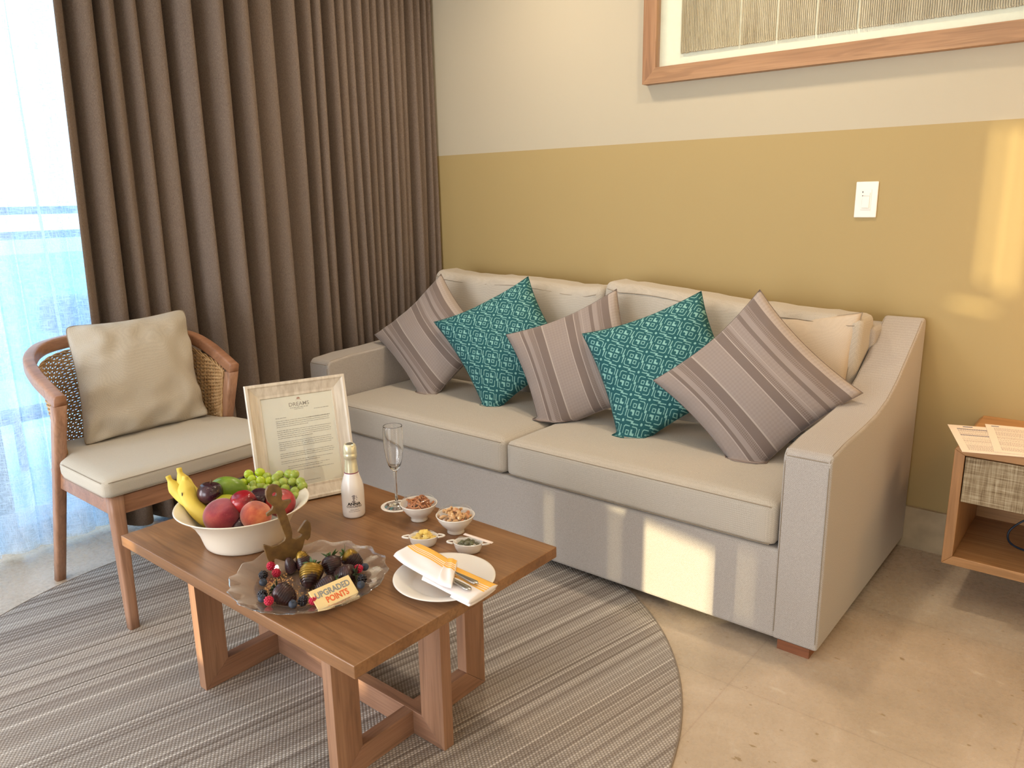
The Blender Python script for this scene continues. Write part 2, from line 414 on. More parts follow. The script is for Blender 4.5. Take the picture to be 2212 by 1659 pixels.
# ------------------------------------------------------------------ balcony and outside
M_deck = plain('balcony_tile', C3(196, 214, 232), .5, .05, 12)
struct('trim_1', B(-4.75, WX-.12, -3.9, 5.5, -.16, -.02), M_deck)
struct('sun_blocker', B(-4.7, -3.55, -1.0, -.9, -.02, 2.6), M_ceil)  # unseen divider wall, added only to keep sun off the visible window
rl = thing('balcony_railing', 'metal balcony railing with a glass panel, seen through the sheer curtain', 'railing', (-4.55, 2, 0))
M_rail = plain('railing_metal', C3(70, 104, 150), .4, .04)
for nm, z0, z1 in (('top_rail', 1.155, 1.195), ('middle_rail', 1.03, 1.07), ('bottom_rail', .08, .12)):
    link(nm, B(-.02, .02, -3.6, 3.5, z0, z1), M_rail, rl)
for y in (-3.3, -1.75, 1.4, 3.2): link('post', B(-.02, .02, y, y+.04, -.02, 1.16), M_rail, rl)
M_rglass = glassy('railing_glass', (.66, .90, .96), .5, .1)
link('glass_panel', B(-.006, .006, -3.6, 3.5, .12, 1.03), M_rglass, rl)
M_out = fabric('outdoor_weave', C3(96, 130, 172), C3(124, 156, 194), .01)
ol = thing('outdoor_armchair', 'blurry blue-grey outdoor armchair on the balcony behind the sheer curtain', 'chair', (-3.95, 1.72, -.02))
link('seat', softbox(.33, .30, .09, .05, 8), M_out, ol, True).location = (0, 0, .36)
link('backrest', softbox(.06, .30, .20, .06, 8), M_out, ol, True).location = (-.27, 0, .58)
for s in (-1, 1): link('armrest', softbox(.30, .05, .14, .04, 8), M_out, ol, True).location = (0, .28*s, .48)
for a in (-1, 1):
    for b in (-1, 1): link('leg', B(a*.27-.02, a*.27+.02, b*.25-.02, b*.25+.02, 0, .28), M_rail, ol)
ot = thing('outdoor_side_table', 'low pale outdoor table on the balcony behind the sheer curtain', 'table', (-3.75, .98, -.02))
link('tabletop', B(-.3, .3, -.28, .26, .40, .43), plain('outdoor_table_top', C3(170, 205, 235), .4), ot)
for a in (-1, 1):
    for b in (-1, 1): link('leg', B(a*.26-.015, a*.26+.015, b*.23-.015, b*.23+.015, 0, .40), M_rail, ot)
def sea_mat():
    t = NT('sea_water'); f = t.noise(t.map(t.obj(), (.05, .2, 1)), 1, 4)
    return t.base(t.ramp(f, [(.35, C3(120, 196, 216)), (.65, C3(166, 224, 232))]), .5)
struct('trim_2', B(-420, -30, -300, 500, -22, -21.5), sea_mat())

# ------------------------------------------------------------------ drape and sheer
def fold_sheet(ridges, xf, xb, z0, z1, nz=14, per=14, seed=1, y0=None, y1=None, drift=.0, wav=.0, edge0=0, back=None):
    """hanging cloth: ridges = y of every forward fold at the top; valleys lie between them"""
    rnd = random.Random(seed)
    pts = []
    for i in range(len(ridges)-1):
        a, b = ridges[i], ridges[i+1]; dep = min(1, (b-a)/.07)*rnd.uniform(.75, 1.0); lean = rnd.uniform(.0, .16)*(b-a)
        sk = rnd.uniform(-.25, .1)
        for k in range(per):
            t = k/per
            w = .5+.5*math.cos(2*PI*t)
            w = w**.62
            y = a+(b-a)*t + lean*math.sin(2*PI*t)*.6 + sk*(b-a)*math.sin(PI*t)**2
            pts.append((xb+(xf-xb)*(1-dep*(1-w)), y, i+t))
    pts.append((xf, ridges[-1], len(ridges)-1))
    bm = bmesh.new(); rows = []
    ph = [rnd.uniform(0, 6.28) for _ in range(len(ridges)+2)]
    for j in range(nz+1):
        t = j/nz; z = z1+(z0-z1)*t; row = []
        for x, y, s in pts:
            k = int(s); p = ph[k]*(1-(s-k))+ph[min(k+1, len(ph)-1)]*(s-k)
            yy = y+drift*math.sin(t*2.6+p)*min(1, t*2) + edge0*t*max(0, 1-s/3)
            xx = x+.012*math.sin(p*2+t*3.1)*t
            if back:      # the cloth hangs further back behind the armchair
                kk = max(0, min(1, (back[1]-yy)/(back[1]-back[0]))); kk = kk*kk*(3-2*kk); ff = (xx-xb)/(xf-xb); xx -= kk*(.072*ff+.030*(1-ff))
            row.append(bm.verts.new((xx, yy, z + (wav*math.sin(s*2*PI*.5+p) if j == nz else 0))))
        rows.append(row)
    for j in range(nz):
        for i in range(len(pts)-1): bm.faces.new((rows[j][i], rows[j][i+1], rows[j+1][i+1], rows[j+1][i]))
    return bm
rid = [1.160, 1.265, 1.33, 1.40, 1.488, 1.582, 1.69, 1.79, 1.90, 2.005, 2.085, 2.135, 2.206, 2.254, 2.296, 2.349, 2.392, 2.431, 2.475, 2.511, 2.558, 2.597, 2.651, 2.69, 2.73, 2.765]
dr = thing('drape', 'floor-length heavy brown-grey drape gathered in deep folds in the corner by the window', 'curtain', (0, 0, 0))
o = link('curtain_panel', fold_sheet(rid, -2.735, -2.872, .015, 2.47, seed=5, drift=.006, edge0=-.05, back=(1.42, 1.66)), M_drape, dr, True); solid(o, .003)
# the deep box folds that hide the window behind the drape
o = link('lining', fold_sheet([1.24+i*.09 for i in range(18)], -2.910, -2.925, .03, 2.47, seed=8, drift=.004), M_drape, dr, True); solid(o, .002)
trk = link('curtain_track', B(-2.86, -2.80, -2.3, 2.77, 2.462, 2.498), M_white); tag(trk, 'white ceiling track that the brown drape hangs from', 'curtain track')
sh = thing('sheer_curtain', 'translucent white sheer curtain glowing with blue daylight behind the armchair', 'curtain', (0, 0, 0))
o = link('curtain_panel', fold_sheet([-.55, -.4, -.27, -.12, .0, .13, .27, .39, .50, .62, .74, .83, .925, 1.03, 1.12, 1.21], -2.915, -2.96, .022, 2.46, seed=3, drift=.02, wav=.004, nz=20), M_sheer, sh, True)
hem = fold_sheet([-.55, -.4, -.27, -.12, .0, .13, .27, .39, .50, .62, .74, .83, .925, 1.03, 1.12, 1.21], -2.9135, -2.9585, .022, .17, seed=3, drift=.0, nz=2)
link('hem', hem, M_sheer, sh, True)

# ------------------------------------------------------------------ sofa
SX0, SX1 = -2.645, -.54
sofa = thing('sofa', 'long oatmeal fabric two-seat sofa against the olive wall under the framed textile', 'sofa', (-1.59, 2.3, 0))
def sofa_part(name, me, mat, smooth=False, par=None):
    o = link(name, me, mat, par or sofa, smooth)
    if par is None: o.location = (1.59, -2.3, 0)
    return o
o = sofa_part('base', B(-2.53, -.65, 1.885, 2.70, .028, .287), M_sofa); bev(o, .012, 3)
prof = [(1.885, .028), (1.885, .548), (1.90, .566), (2.0, .576), (2.14, .580), (2.27, .588), (2.38, .610), (2.47, .645), (2.56, .695), (2.66, .752), (2.73, .795), (2.752, .802), (2.770, .795), (2.775, .775), (2.775, .028)]
for x0, x1 in ((SX0, -2.522), (-.662, SX1)):
    o = sofa_part('arm', prism(bmesh.new(), prof, 'x', x0, x1), M_sofa); bev(o, .010, 4)
    xs = (x0, x1)
    bm = bmesh.new()
    for xe in (xs):
        d = .006 if xe == x0 else -.006
        path = [(xe+d, 1.8848, .05), (xe+d, 1.8848, .30), (xe+d, 1.8852, .53), (xe+d, 1.890, .553), (xe+d, 1.905, .5655)]+[(xe+d, p[0], p[1]-.0016) for p in prof[3:11]]
        tube(bm, path, .0011, 5)
    tube(bm, [(x0+.010, 1.8862, .550), (x1-.010, 1.8862, .550)], .0011, 5)
    link('seam', bm, M_seam, o)
o = sofa_part('back_frame', B(-2.53, -.65, 2.60, 2.765, .03, .78), M_sofa); bev(o, .02, 3)
for x0, x1 in ((-2.515, -1.592), (-1.586, -.668)):
    hx = (x1-x0)/2
    o = sofa_part('seat_cushion', softbox(hx, .345, .063, .024, 22, 0, None, (.002, .005, .010)), M_sofat, True)
    o.location = (x0+hx+1.59, 2.222-2.3, .351)
    bm = bmesh.new()
    for zz in (.052, -.052):
        tube(bm, [(-hx+.012, -.3445, zz), (-hx*.4, -.3475, zz+.001), (hx*.4, -.3475, zz+.001), (hx-.012, -.3445, zz)], .0013, 5)
    link('seam', bm, M_seam, o)
def backc(x0, x1, hL, hR, seed):
    hx = (x1-x0)/2; base = .40
    def f(p):
        u = p.x/hx; H = hL+(hR-hL)*(u*.5+.5)
        t = (p.z+.22)/.44
        edge = max(0, 1-(1-abs(u))/.16)
        z = base+(H-base)*t
        z -= (1-edge)*.014*max(0, t-.4)/.6
        z += .007*math.sin(u*5+seed)*max(0, t-.5)
        y = 2.485+p.y+.105*t
        y += -.018*math.sin(PI*min(1, max(0, t)))*(1-u*u)
        n = noise.noise(Vector((u*5, t*3, seed)))
        y += .010*n
        return Vector((x0+hx+p.x, y, z+.006*noise.noise(Vector((u*7, 3, seed)))))
    bm = softbox(hx, .078, .22, .035, 26, 0, f)
    return bm
for a, (x0, x1, hL, hR) in enumerate(((-2.52, -1.618, .893, .868), (-1.612, -.665, .895, .826))):
    o = sofa_part('back_cushion', backc(x0, x1, hL, hR, a*3.3+1), M_sofat, True)
    bm = bmesh.new()
    pts = []
    for k in range(33):
        u = -.955+1.91*k/32; H = hL+(hR-hL)*(u*.5+.5); edge = max(0, 1-(1-abs(u))/.16)
        z = H-.030-(1-edge)*.014+.007*math.sin(u*5+a*3.3+1)
        pts.append((x0+(x1-x0)*(u*.5+.5), 2.5035+.010*noise.noise(Vector((u*5, 2.8, a*3.3+1))), z))
    tube(bm, pts, .0012, 5); link('seam', bm, M_seam, o)
M_foot = wood('sofa_foot_wood', C3(118, 70, 44), C3(136, 84, 56), C3(150, 98, 66), 'x')
for x in (-2.635, -.645):
    for y in (1.89, 2.66):
        o = sofa_part('foot', B(x, x+.085, y, y+.08, 0, .0285), M_foot)

# ------------------------------------------------------------------ throw pillows
def stripes_mat():
    t = NT('striped_pillow'); uv = t.sep(t.uv()); u = uv[0]; v = uv[1]
    L = C3(150, 136, 129); D = C3(118, 103, 96); H = C3(171, 157, 148); K = C3(138, 124, 117)
    c = t.ramp(u, [(0, L), (.115, H), (.122, D), (.15, L), (.19, K), (.235, H), (.242, D), (.315, H), (.325, L), (.52, H), (.53, D), (.60, H), (.607, K), (.65, L), (.672, H), (.678, L), (.745, D), (.775, L), (.82, K), (.86, D), (.925, H)], 'CONSTANT')
    ck = t.n('ShaderNodeTexChecker'); t.set(ck.inputs[0], t.map(t.comb(u, v, 0), (1, 1, 1), (0, 0, PI/4))); ck.inputs['Scale'].default_value = 95
    zone = t.ramp(u, [(0, G(0)), (.19, G(1)), (.235, G(0)), (.607, G(1)), (.65, G(0)), (.82, G(1)), (.858, G(0))], 'CONSTANT')
    dk = t.mt('MULTIPLY', t.mt('MULTIPLY', ck.outputs[1], zone), .6)
    c = t.mix(dk, c, C3(112, 94, 84))
    ck2 = t.n('ShaderNodeTexChecker'); t.set(ck2.inputs[0], t.map(t.comb(u, v, 0), (1, 1, 1), (0, 0, PI/4))); ck2.inputs['Scale'].default_value = 52
    z2 = t.ramp(u, [(0, G(.6)), (.115, G(0)), (.33, G(1)), (.52, G(0)), (.68, G(1)), (.745, G(0)), (.93, G(1))], 'CONSTANT')
    c = t.mix(t.mt('MULTIPLY', t.mt('MULTIPLY', ck2.outputs[1], z2), .16), c, D)
    f = t.noise(t.obj(), 600, 2); t.bump(t.mt('ADD', f, t.mt('MULTIPLY', ck.outputs[1], .6)), .0005, .6)
    return t.base(c, .75, Specular_IOR_Level=.25, Sheen_Weight=.2)
def teal_mat():
    t = NT('teal_pattern_pillow'); uv = t.sep(t.uv()); m = t.mt
    pit = .083/.46; th = math.radians(48)
    u = m('SUBTRACT', uv[0], .46); v = m('SUBTRACT', uv[1], .5)
    def lincomb(a, b): return m('ADD', m('MULTIPLY', u, a/pit), m('MULTIPLY', v, b/pit))
    X = lincomb(math.sin(th), math.cos(th)); Y = lincomb(math.cos(th), -math.sin(th))
    wr = lambda a, o=0: m('SUBTRACT', m('FRACT', m('ADD', a, 50.5+o)), .5)
    x, y = wr(X), wr(Y); xo, yo = wr(X, .5), wr(Y, .5)
    ab = lambda a: m('ABSOLUTE', a); mx = lambda a, b: m('MAXIMUM', a, b); mn = lambda a, b: m('MINIMUM', a, b)
    lt = lambda a, b: m('LESS_THAN', a, b); mul = lambda a, b: m('MULTIPLY', a, b); sb = lambda a, b: m('SUBTRACT', a, b)
    def sq(cx, cy): return mx(ab(sb(x, cx)), ab(sb(y, cy)))
    def circ(a, b): return m('SQRT', m('ADD', mul(a, a), mul(b, b)))
    d = mx(ab(x), ab(y)); e = m('ADD', ab(x), ab(y))
    outer = mul(lt(ab(sb(mx(d, mul(e, .545)), .355)), .017), lt(.06, mn(ab(ab(x)), ab(ab(y)))))
    s1 = mx(lt(ab(sb(sq(-.125, .125), .072)), .017), lt(ab(sb(sq(.125, -.125), .072)), .017))
    bl = mx(lt(sq(.15, .15), .105), lt(sq(-.15, -.15), .105))
    holes = mx(lt(circ(sb(x, .20), sb(y, .20)), .075), lt(circ(m('ADD', x, .20), m('ADD', y, .20)), .075))
    bl = mul(bl, sb(1.0, holes))
    dot = lt(circ(xo, yo), .058)
    def zig(p, q):   # p across the border, q along it
        a = mul(lt(ab(sb(p, .035)), .022), lt(ab(m('ADD', q, .14)), .20))
        b = mul(lt(ab(m('ADD', p, .035)), .022), lt(ab(sb(q, .14)), .20))
        c = mul(lt(ab(sb(p, mul(q, -.55))), .022), lt(ab(q), .12))
        return mx(mx(a, b), c)
    z = mx(zig(xo, y), zig(yo, x))
    pat = mx(mx(mx(outer, s1), mx(bl, dot)), z)
    f = t.noise(t.obj(), 500, 2)
    dk = t.ramp(f, [(.35, C3(30, 78, 84)), (.65, C3(46, 98, 102))]); lg = t.ramp(f, [(.35, C3(116, 166, 160)), (.65, C3(146, 192, 184))])
    c = t.mix(pat, dk, lg); t.bump(m('ADD', f, mul(pat, .5)), .0004, .6)
    return t.base(c, .8, Specular_IOR_Level=.2)
M_stripe = stripes_mat(); M_teal = teal_mat()
def pillow(name, label, corners, mat, th=.06, seed=0, zfloor=.424, N=44, pinch=.06, side=-1, group=None, wr=.006, dent=0.0, crush=True, rnd=0.0):
    """corners T, L, B, R (top, left, bottom, right). u runs L->T, v runs L->B"""
    T, L, Bc, Rr = [Vector(c) for c in corners]
    if name == 'throw_pillow': d_ = (Bc-(T+L+Rr)/3).normalized(); Bc = Bc+d_*.040
    nrm = (T-L).cross(Bc-L).normalized()
    cen = (T+L+Bc+Rr)/4
    if nrm.y > 0: nrm = -nrm
    bm = bmesh.new(); uvl = bm.loops.layers.uv.new('UVMap')
    def pos(u, v, s):
        a, b = 2*u-1, 2*v-1
        ua = .5+a*.5*(1-pinch*(1-b*b)); va = .5+b*.5*(1-pinch*(1-a*a))
        if rnd: q_ = 1-rnd*(a*a*b*b)**5; ua = .5+(ua-.5)*q_; va = .5+(va-.5)*q_
        p = L*(1-ua)*(1-va)+T*ua*(1-va)+Bc*(1-ua)*va+Rr*ua*va
        h = th*(max(0, (1-a*a))*max(0, (1-b*b)))**.42
        h *= 1+.10*noise.noise(Vector((a*1.6, b*1.6, seed+s)))
        # creases that run in from the seams
        cr = wr*noise.noise(Vector((a*3.2+seed, b*3.2, s*2.0)))*(1-(1-a*a)*(1-b*b))*(1 if abs(a) < .97 and abs(b) < .97 else 0)
        h -= dent*math.exp(-((a-.1)**2*2+(b+.75)**2*6))*th if s > 0 else 0
        p = p+nrm*s*(h+cr)
        if p.z < zfloor: 
            dz = zfloor-p.z; p.z = zfloor+.0015*math.sin(a*9); p = p+Vector((nrm.x, nrm.y, 0))*s*min(.014, dz*.35)
            if crush: td = Vector((-nrm.y, nrm.x, 0)).normalized(); sg = (p-Bc).dot(td); p = p+td*math.tanh(sg/.012)*min(.030, dz*.75)
        return p
    grids = {}
    for s in (1, -1):
        g = [[None]*(N+1) for _ in range(N+1)]
        for i in range(N+1):
            for j in range(N+1):
                if s == -1 and (i in (0, N) or j in (0, N)): g[i][j] = grids[1][i][j]
                else: g[i][j] = bm.verts.new(pos(i/N, j/N, s)-cen)
        grids[s] = g
        for i in range(N):
            for j in range(N):
                q = [g[i][j], g[i+1][j], g[i+1][j+1], g[i][j+1]]; w = [(i, j), (i+1, j), (i+1, j+1), (i, j+1)]
                if s == -1: q.reverse(); w.reverse()
                f = bm.faces.new(q)
                for lp, (a, b) in zip(f.loops, w): lp[uvl].uv = (a/N, b/N)
    o = link(name, bm, mat, None, True); o.location = cen; tag(o, label, 'pillow', group)
    return o, pos, cen
def edge_seam(pl, N, mat, r=.0016, off=0):
    o, pos, cen = pl; bm = bmesh.new(); pts = []
    K = 40
    for k in range(K): pts.append(pos(k/K, 0, 1)-cen)
    for k in range(K): pts.append(pos(1, k/K, 1)-cen)
    for k in range(K): pts.append(pos(1-k/K, 1, 1)-cen)
    for k in range(K): pts.append(pos(0, 1-k/K, 1)-cen)
    tube(bm, pts, r, 5, closed=True, caps=False); link('seam', bm, mat, o)
M_tealseam = plain('teal_seam', C3(30, 84, 84), .9); M_brseam = plain('brown_seam', C3(120, 102, 92), .9)
P = [
 ('throw_pillow', 'mauve-brown striped square pillow at the left end, leaning by the left sofa arm', [(-2.354, 2.383, 0.887), (-2.613, 2.214, 0.621), (-2.237, 2.163, 0.39), (-2.022, 2.318, 0.641)], M_stripe, 1),
 ('throw_pillow', 'teal patterned square pillow between the left and middle striped pillows', [(-1.896, 2.407, 0.896), (-2.233, 2.21, 0.711), (-1.9, 2.169, 0.404), (-1.644, 2.347, 0.605)], M_teal, 2),
 ('throw_pillow', 'mauve-brown striped square pillow in the middle of the row, between two teal ones', [(-1.489, 2.407, 0.872), (-1.849, 2.208, 0.697), (-1.606, 2.134, 0.382), (-1.288, 2.3, 0.516)], M_stripe, 3),
 ('throw_pillow', 'teal patterned square pillow right of centre, half behind the right striped pillow', [(-1.161, 2.415, 0.883), (-1.517, 2.228, 0.73), (-1.275, 2.136, 0.377), (-0.966, 2.339, 0.595)], M_teal, 4),
 ('throw_pillow', 'mauve-brown striped square pillow at the right end, one corner on the right sofa arm', [(-0.946, 2.38, 0.906), (-1.205, 2.182, 0.613), (-0.862, 2.147, 0.382), (-0.598, 2.325, 0.631)], M_stripe, 5)]
for nm, lb, c, m, sd in P:
    pl = pillow(nm, lb, c, m, .070 if m is M_stripe else .074, sd*3.1, pinch=.10, dent=.25 if sd in (1, 3, 5) else .05)
    edge_seam(pl, 40, M_tealseam if m is M_teal else M_brseam, .0014)
pl = pillow('cushion', 'plain beige cushion with dark seam behind the rightmost striped pillow', [(-1.03, 2.52, .80), (-1.02, 2.37, .44), (-.675, 2.395, .45), (-.675, 2.535, .835)], M_cream, .05, 9.2, N=36, pinch=.07)
edge_seam(pl, 40, M_seam, .0014)

# ------------------------------------------------------------------ armchair
YC = 1.125
ch = thing('armchair', 'wooden armchair with woven rattan back and beige seat pad by the window', 'chair', (-2.4, YC, 0))
OFF = Vector((-2.4, YC, 0))
def cpart(name, bm, mat, smooth=False, par=None):
    bmesh.ops.translate(bm, verts=bm.verts, vec=-OFF); return link(name, bm, mat, par or ch, smooth)
def rsect(w, h, r=.008):
    out = []
    for cx, cy, a0 in ((w/2-r, h/2-r, 0), (-w/2+r, h/2-r, 90), (-w/2+r, -h/2+r, 180), (w/2-r, -h/2+r, 270)):
        for k in range(4): a = math.radians(a0+k*30); out.append((cx+r*math.cos(a), cy+r*math.sin(a)))
    return out
def mirror(pts): return pts+[(p[0], 2*YC-p[1], p[2]) for p in pts[-2::-1]]
railp = mirror([(-2.405, .845, .640), (-2.47, .842, .664), (-2.56, .842, .698), (-2.65, .862, .728), (-2.735, .925, .748), (-2.775, 1.02, .756), (-2.785, YC, .758)])
rail_path = crom(railp, 8)
o = cpart('back_rail', tube(bmesh.new(), rail_path, 0, sect=rsect(.034, .042, .009), up0=Vector((0, 0, 1))), M_chairx, True)
def taper(bm, a, b, wa, wb, r=.3):
    A, D = Vector(a), Vector(b); n = 8; path = [A.lerp(D, k/n) for k in range(n+1)]
    rings = []
    for k, p in enumerate(path):
        w = wa+(wb-wa)*k/n; sx, sy = (w if isinstance(w, (int, float)) else w), w
        ring = []
        for (x, y) in rsect(1, 1, r*.8): ring.append(bm.verts.new((p.x+x*w, p.y+y*w, p.z)))
        rings.append(ring)
    m = len(rings[0])
    for k in range(n):
        for i in range(m): j = (i+1) % m; bm.faces.new((rings[k][i], rings[k][j], rings[k+1][j], rings[k+1][i]))
    bm.faces.new(rings[0][::-1]); bm.faces.new(rings[-1]); return bm
for s in (-1, 1):
    y = lambda d: YC+s*d
    cpart('leg', taper(bmesh.new(), (-2.645, y(.280), 0), (-2.423, y(.280), .628), .030, .038), M_chairz, True)
    cpart('leg', taper(bmesh.new(), (-2.142, y(.274), .0062), (-2.158, y(.268), .408), .029, .040), M_chairz, True)
bm = bmesh.new(); box(bm, -2.175, -2.145, YC-.26, YC+.26, .350, .405)
for s in (-1, 1): box(bm, -2.56, -2.16, YC+s*.272-.011, YC+s*.272+.011, .350, .405)
box(bm, -2.56, -2.535, YC-.27, YC+.27, .335, .400)
o = cpart('seat_frame', bm, M_chairx); bev(o, .003)
def chair_pad():
    def f(p): 
        t = min(1, max(0, (-.035-p.x)/.07)); t = t*t*(3-2*t); w = 1-.145*t-.06*max(0, (-p.x-.1)/.15)
        return Vector((p.x, p.y*w, p.z))
    return softbox(.2525, .305, .0275, .018, 16, 0, f, (.001, .001, .006))
o = link('seat_pad', chair_pad(), M_cush, ch, True); o.location = Vector((-2.382, YC, .4345))-OFF
bm = bmesh.new()
for zz in (.021, -.021): tube(bm, [(.2515, -.29, zz), (.2535, 0, zz), (.2515, .29, zz)], .0011, 5); tube(bm, [(-.03, -.3045, zz), (.238, -.3045, zz)], .0009, 5)
link('seam', bm, M_seam, o)
# woven rattan shell
lowp = crom(mirror([(-2.495, .868, 0), (-2.52, .870, 0), (-2.575, .885, 0), (-2.63, .925, 0), (-2.665, .985, 0), (-2.68, 1.05, 0), (-2.685, YC, 0)]), 8)
upp = crom(mirror([(-2.452, .858, .628), (-2.49, .858, .648), (-2.565, .862, .672), (-2.645, .882, .698), (-2.715, .94, .717), (-2.75, 1.02, .727), (-2.76, YC, .729)]), 8)
def shell(s, t):
    k = s*(len(lowp)-1); i = min(int(k), len(lowp)-2); f = k-i
    a = lowp[i].lerp(lowp[i+1], f); b = upp[i].lerp(upp[i+1], f)
    z0 = .405; e = t**.9
    return Vector((a.x+(b.x-a.x)*e, a.y+(b.y-a.y)*e, z0+(b.z-z0)*t))
def shell_n(s, t):
    a = shell(max(0, s-.01), t); b = shell(min(1, s+.01), t); d = (b-a).normalized(); return Vector((d.y, -d.x, 0)).normalized()
M_cane = wood('rattan', C3(170, 132, 88), C3(196, 158, 112), C3(214, 178, 132), 'y', 3, .5)
bm = bmesh.new(); NS = 50; NR = 40
for i in range(NS+1):
    s = i/NS; tube(bm, [shell(s, t/6) for t in range(7)], .0026, 5)
for r in range(NR):
    t = (r+.4)/NR; path = []
    for i in range(NS*3+1):
        s = i/(NS*3); w = .0038*math.cos(PI*(i/3)+(r % 2)*PI)
        path.append(shell(s, t)+shell_n(s, t)*w)
    tube(bm, path, 0, sect=[(-.0008, -.0033), (.0008, -.0033), (.0014, 0), (.0008, .0033), (-.0008, .0033), (-.0014, 0)], up0=Vector((0, 0, 1)), caps=True)
o = cpart('woven_shell', bm, M_cane)
bm = bmesh.new()
for ph in range(3):
    edge = [shell(0, t/24) for t in range(25)]+[shell(s/120, 1) for s in range(1, 121)]+[shell(1, 1-t/24) for t in range(1, 25)]
    pth = []
    for i, p in enumerate(edge):
        a = i*.55+ph*2.094; pth.append(p+Vector((0, 0, 1))*.0045*math.cos(a)+shell_n(min(1, max(0, (i-24)/120)), .9)*.004*math.sin(a))
    tube(bm, pth, .0026, 5)
cpart('braided_border', bm, M_cane, True)
# loose back pillow on the chair
def plx(x, y, z): return (x, y, z)
pl = pillow('chair_pillow', 'plump plain linen pillow propped upright on the armchair seat', [(-2.655, 1.385, .836), (-2.655, .975, .826), (-2.505, .925, .455), (-2.515, 1.352, .455)], M_pillow, .082, 4.4, zfloor=.470, N=56, pinch=.075, wr=.030, crush=False, rnd=.05)
edge_seam(pl, 40, M_seam, .0012)

# ------------------------------------------------------------------ rug
def rug_mat():
    t = NT('striped_woven_rug'); m = t.mt
    s = t.sep(t.map(t.obj(), (1, 1, 1), (0, 0, math.radians(11))))
    a, b = s[0], s[1]                    # a across the stripes, b along them
    pitch = .0062
    ci = m('FLOOR', m('MULTIPLY', a, 1/pitch)); fr = m('SUBTRACT', m('MULTIPLY', a, 1/pitch), ci)
    f = t.noise(t.comb(m('MULTIPLY', ci, .23), 0, 0), 1, 3, .75); g = t.noise(t.comb(m('MULTIPLY', ci, 1.7), 5, 0), 1, 1)
    mixv = m('ADD', m('MULTIPLY', f, .40), m('MULTIPLY', g, .60))
    c = t.ramp(mixv, [(.36, C3(108, 97, 90)), (.44, C3(150, 140, 133)), (.54, C3(188, 180, 172)), (.64, C3(218, 211, 204))])
    w = m('SINE', m('ADD', m('MULTIPLY', b, 2*PI/.0085), m('MULTIPLY', ci, 2.2)))
    w2 = m('SINE', m('MULTIPLY', fr, PI))
    weave = m('MULTIPLY', m('ADD', m('MULTIPLY', w, .5), .5), w2)
    c = t.mix(t.ramp(weave, [(0, G(.62)), (.45, G(0))]), c, C3(96, 82, 70))
    t.bump(weave, .0012, .8)
    return t.base(c, .8, Specular_IOR_Level=.25)
bm = bmesh.new(); RC = (-1.62, 1.05); RR = 1.0
lathe(bm, [(0, .005), (RR-.004, .005), (RR, .003), (RR, 0), (0, 0)], 160)
o = link('rug', bm, rug_mat(), None); o.location = (RC[0], RC[1], .0005)
rug = tag(o, 'round flat-woven rug striped in beige and brown under the coffee table', 'rug')
bm = bmesh.new(); tube(bm, [(RR*math.cos(a*PI/100), RR*math.sin(a*PI/100), .0028) for a in range(200)], .0024, 6, closed=True)
link('edge_binding', bm, plain('rug_binding', C3(136, 122, 108), .9), rug)

# ------------------------------------------------------------------ coffee table
RZ = .0058
tb = thing('coffee_table', 'low rectangular walnut-toned wooden coffee table on crossing U-shaped legs', 'table', (-1.425, 1.043, 0))
def tpart(name, bm, mat, b=.002):
    bmesh.ops.translate(bm, verts=bm.verts, vec=(1.425, -1.043, 0)); o = link(name, bm, mat, tb); return bev(o, b)
TZ = .408
tpart('tabletop', B(-1.869, -.982, .743, 1.343, TZ-.027, TZ), M_table, .0022)
L3 = TZ-.0275
hb = .0658; q = .0003
for x0, x1 in ((-1.722, -1.692), (-1.195, -1.165)):     # mitred at the floor like the legs of a frame
    tpart('leg', prism(bmesh.new(), [(.823, RZ+q), (.890, hb+q), (.890, L3), (.823, L3)], 'x', x0, x1), M_legz, .001)
    tpart('leg', prism(bmesh.new(), [(1.284, RZ+q), (1.284, L3), (1.217, L3), (1.217, hb+q)], 'x', x0, x1), M_legz, .001)
    tpart('floor_beam', prism(bmesh.new(), [(.8235, RZ), (1.2835, RZ), (1.217, hb), (.890, hb)], 'x', x0, x1), M_legy, .001)
tpart('leg', prism(bmesh.new(), [(-1.785, RZ+q), (-1.715, hb+q), (-1.715, L3), (-1.785, L3)], 'y', 1.036, 1.066), M_legz, .001)
tpart('leg', prism(bmesh.new(), [(-1.067, RZ+q), (-1.067, L3), (-1.137, L3), (-1.137, hb+q)], 'y', 1.036, 1.066), M_legz, .001)
tpart('floor_beam', prism(bmesh.new(), [(-1.7845, RZ+.0004), (-1.0675, RZ+.0004), (-1.137, hb+.0004), (-1.715, hb+.0004)], 'y', 1.036, 1.066), M_legx, .001)
T = TZ+.0003
# framed letter
fp = thing('photo_frame', 'pale whitewashed wooden frame holding a printed welcome letter, leaning back on the table', 'picture frame', (-1.7269, 1.0455, T+.0034))
ph, ln = 1.2217, .1968
u_ = Vector((math.cos(ph), math.sin(ph), 0)); n_ = Vector((u_.y, -u_.x, 0)); up_ = Vector((0, 0, 1))*math.cos(ln)-n_*math.sin(ln)
nn_ = u_.cross(up_)
FM = Matrix(((u_.x, up_.x, nn_.x, 0), (u_.y, up_.y, nn_.y, 0), (u_.z, up_.z, nn_.z, 0), (0, 0, 0, 1)))
def wash():
    t = NT('whitewashed_wood'); f = t.noise(t.map(t.obj(), (90, 8, 90)), 1, 3, .6); t.bump(f, .0003, .5)
    return t.base(t.ramp(f, [(.35, C3(206, 194, 178)), (.6, C3(226, 216, 202))]), .5)
M_wash = wash()
bm = bmesh.new(); FW, FH = .267, .3264
steps = [(0, -.016), (0, .004), (.006, .004), (.010, -.001), (.030, -.009), (.036, -.009), (.038, -.012)]
rings = []
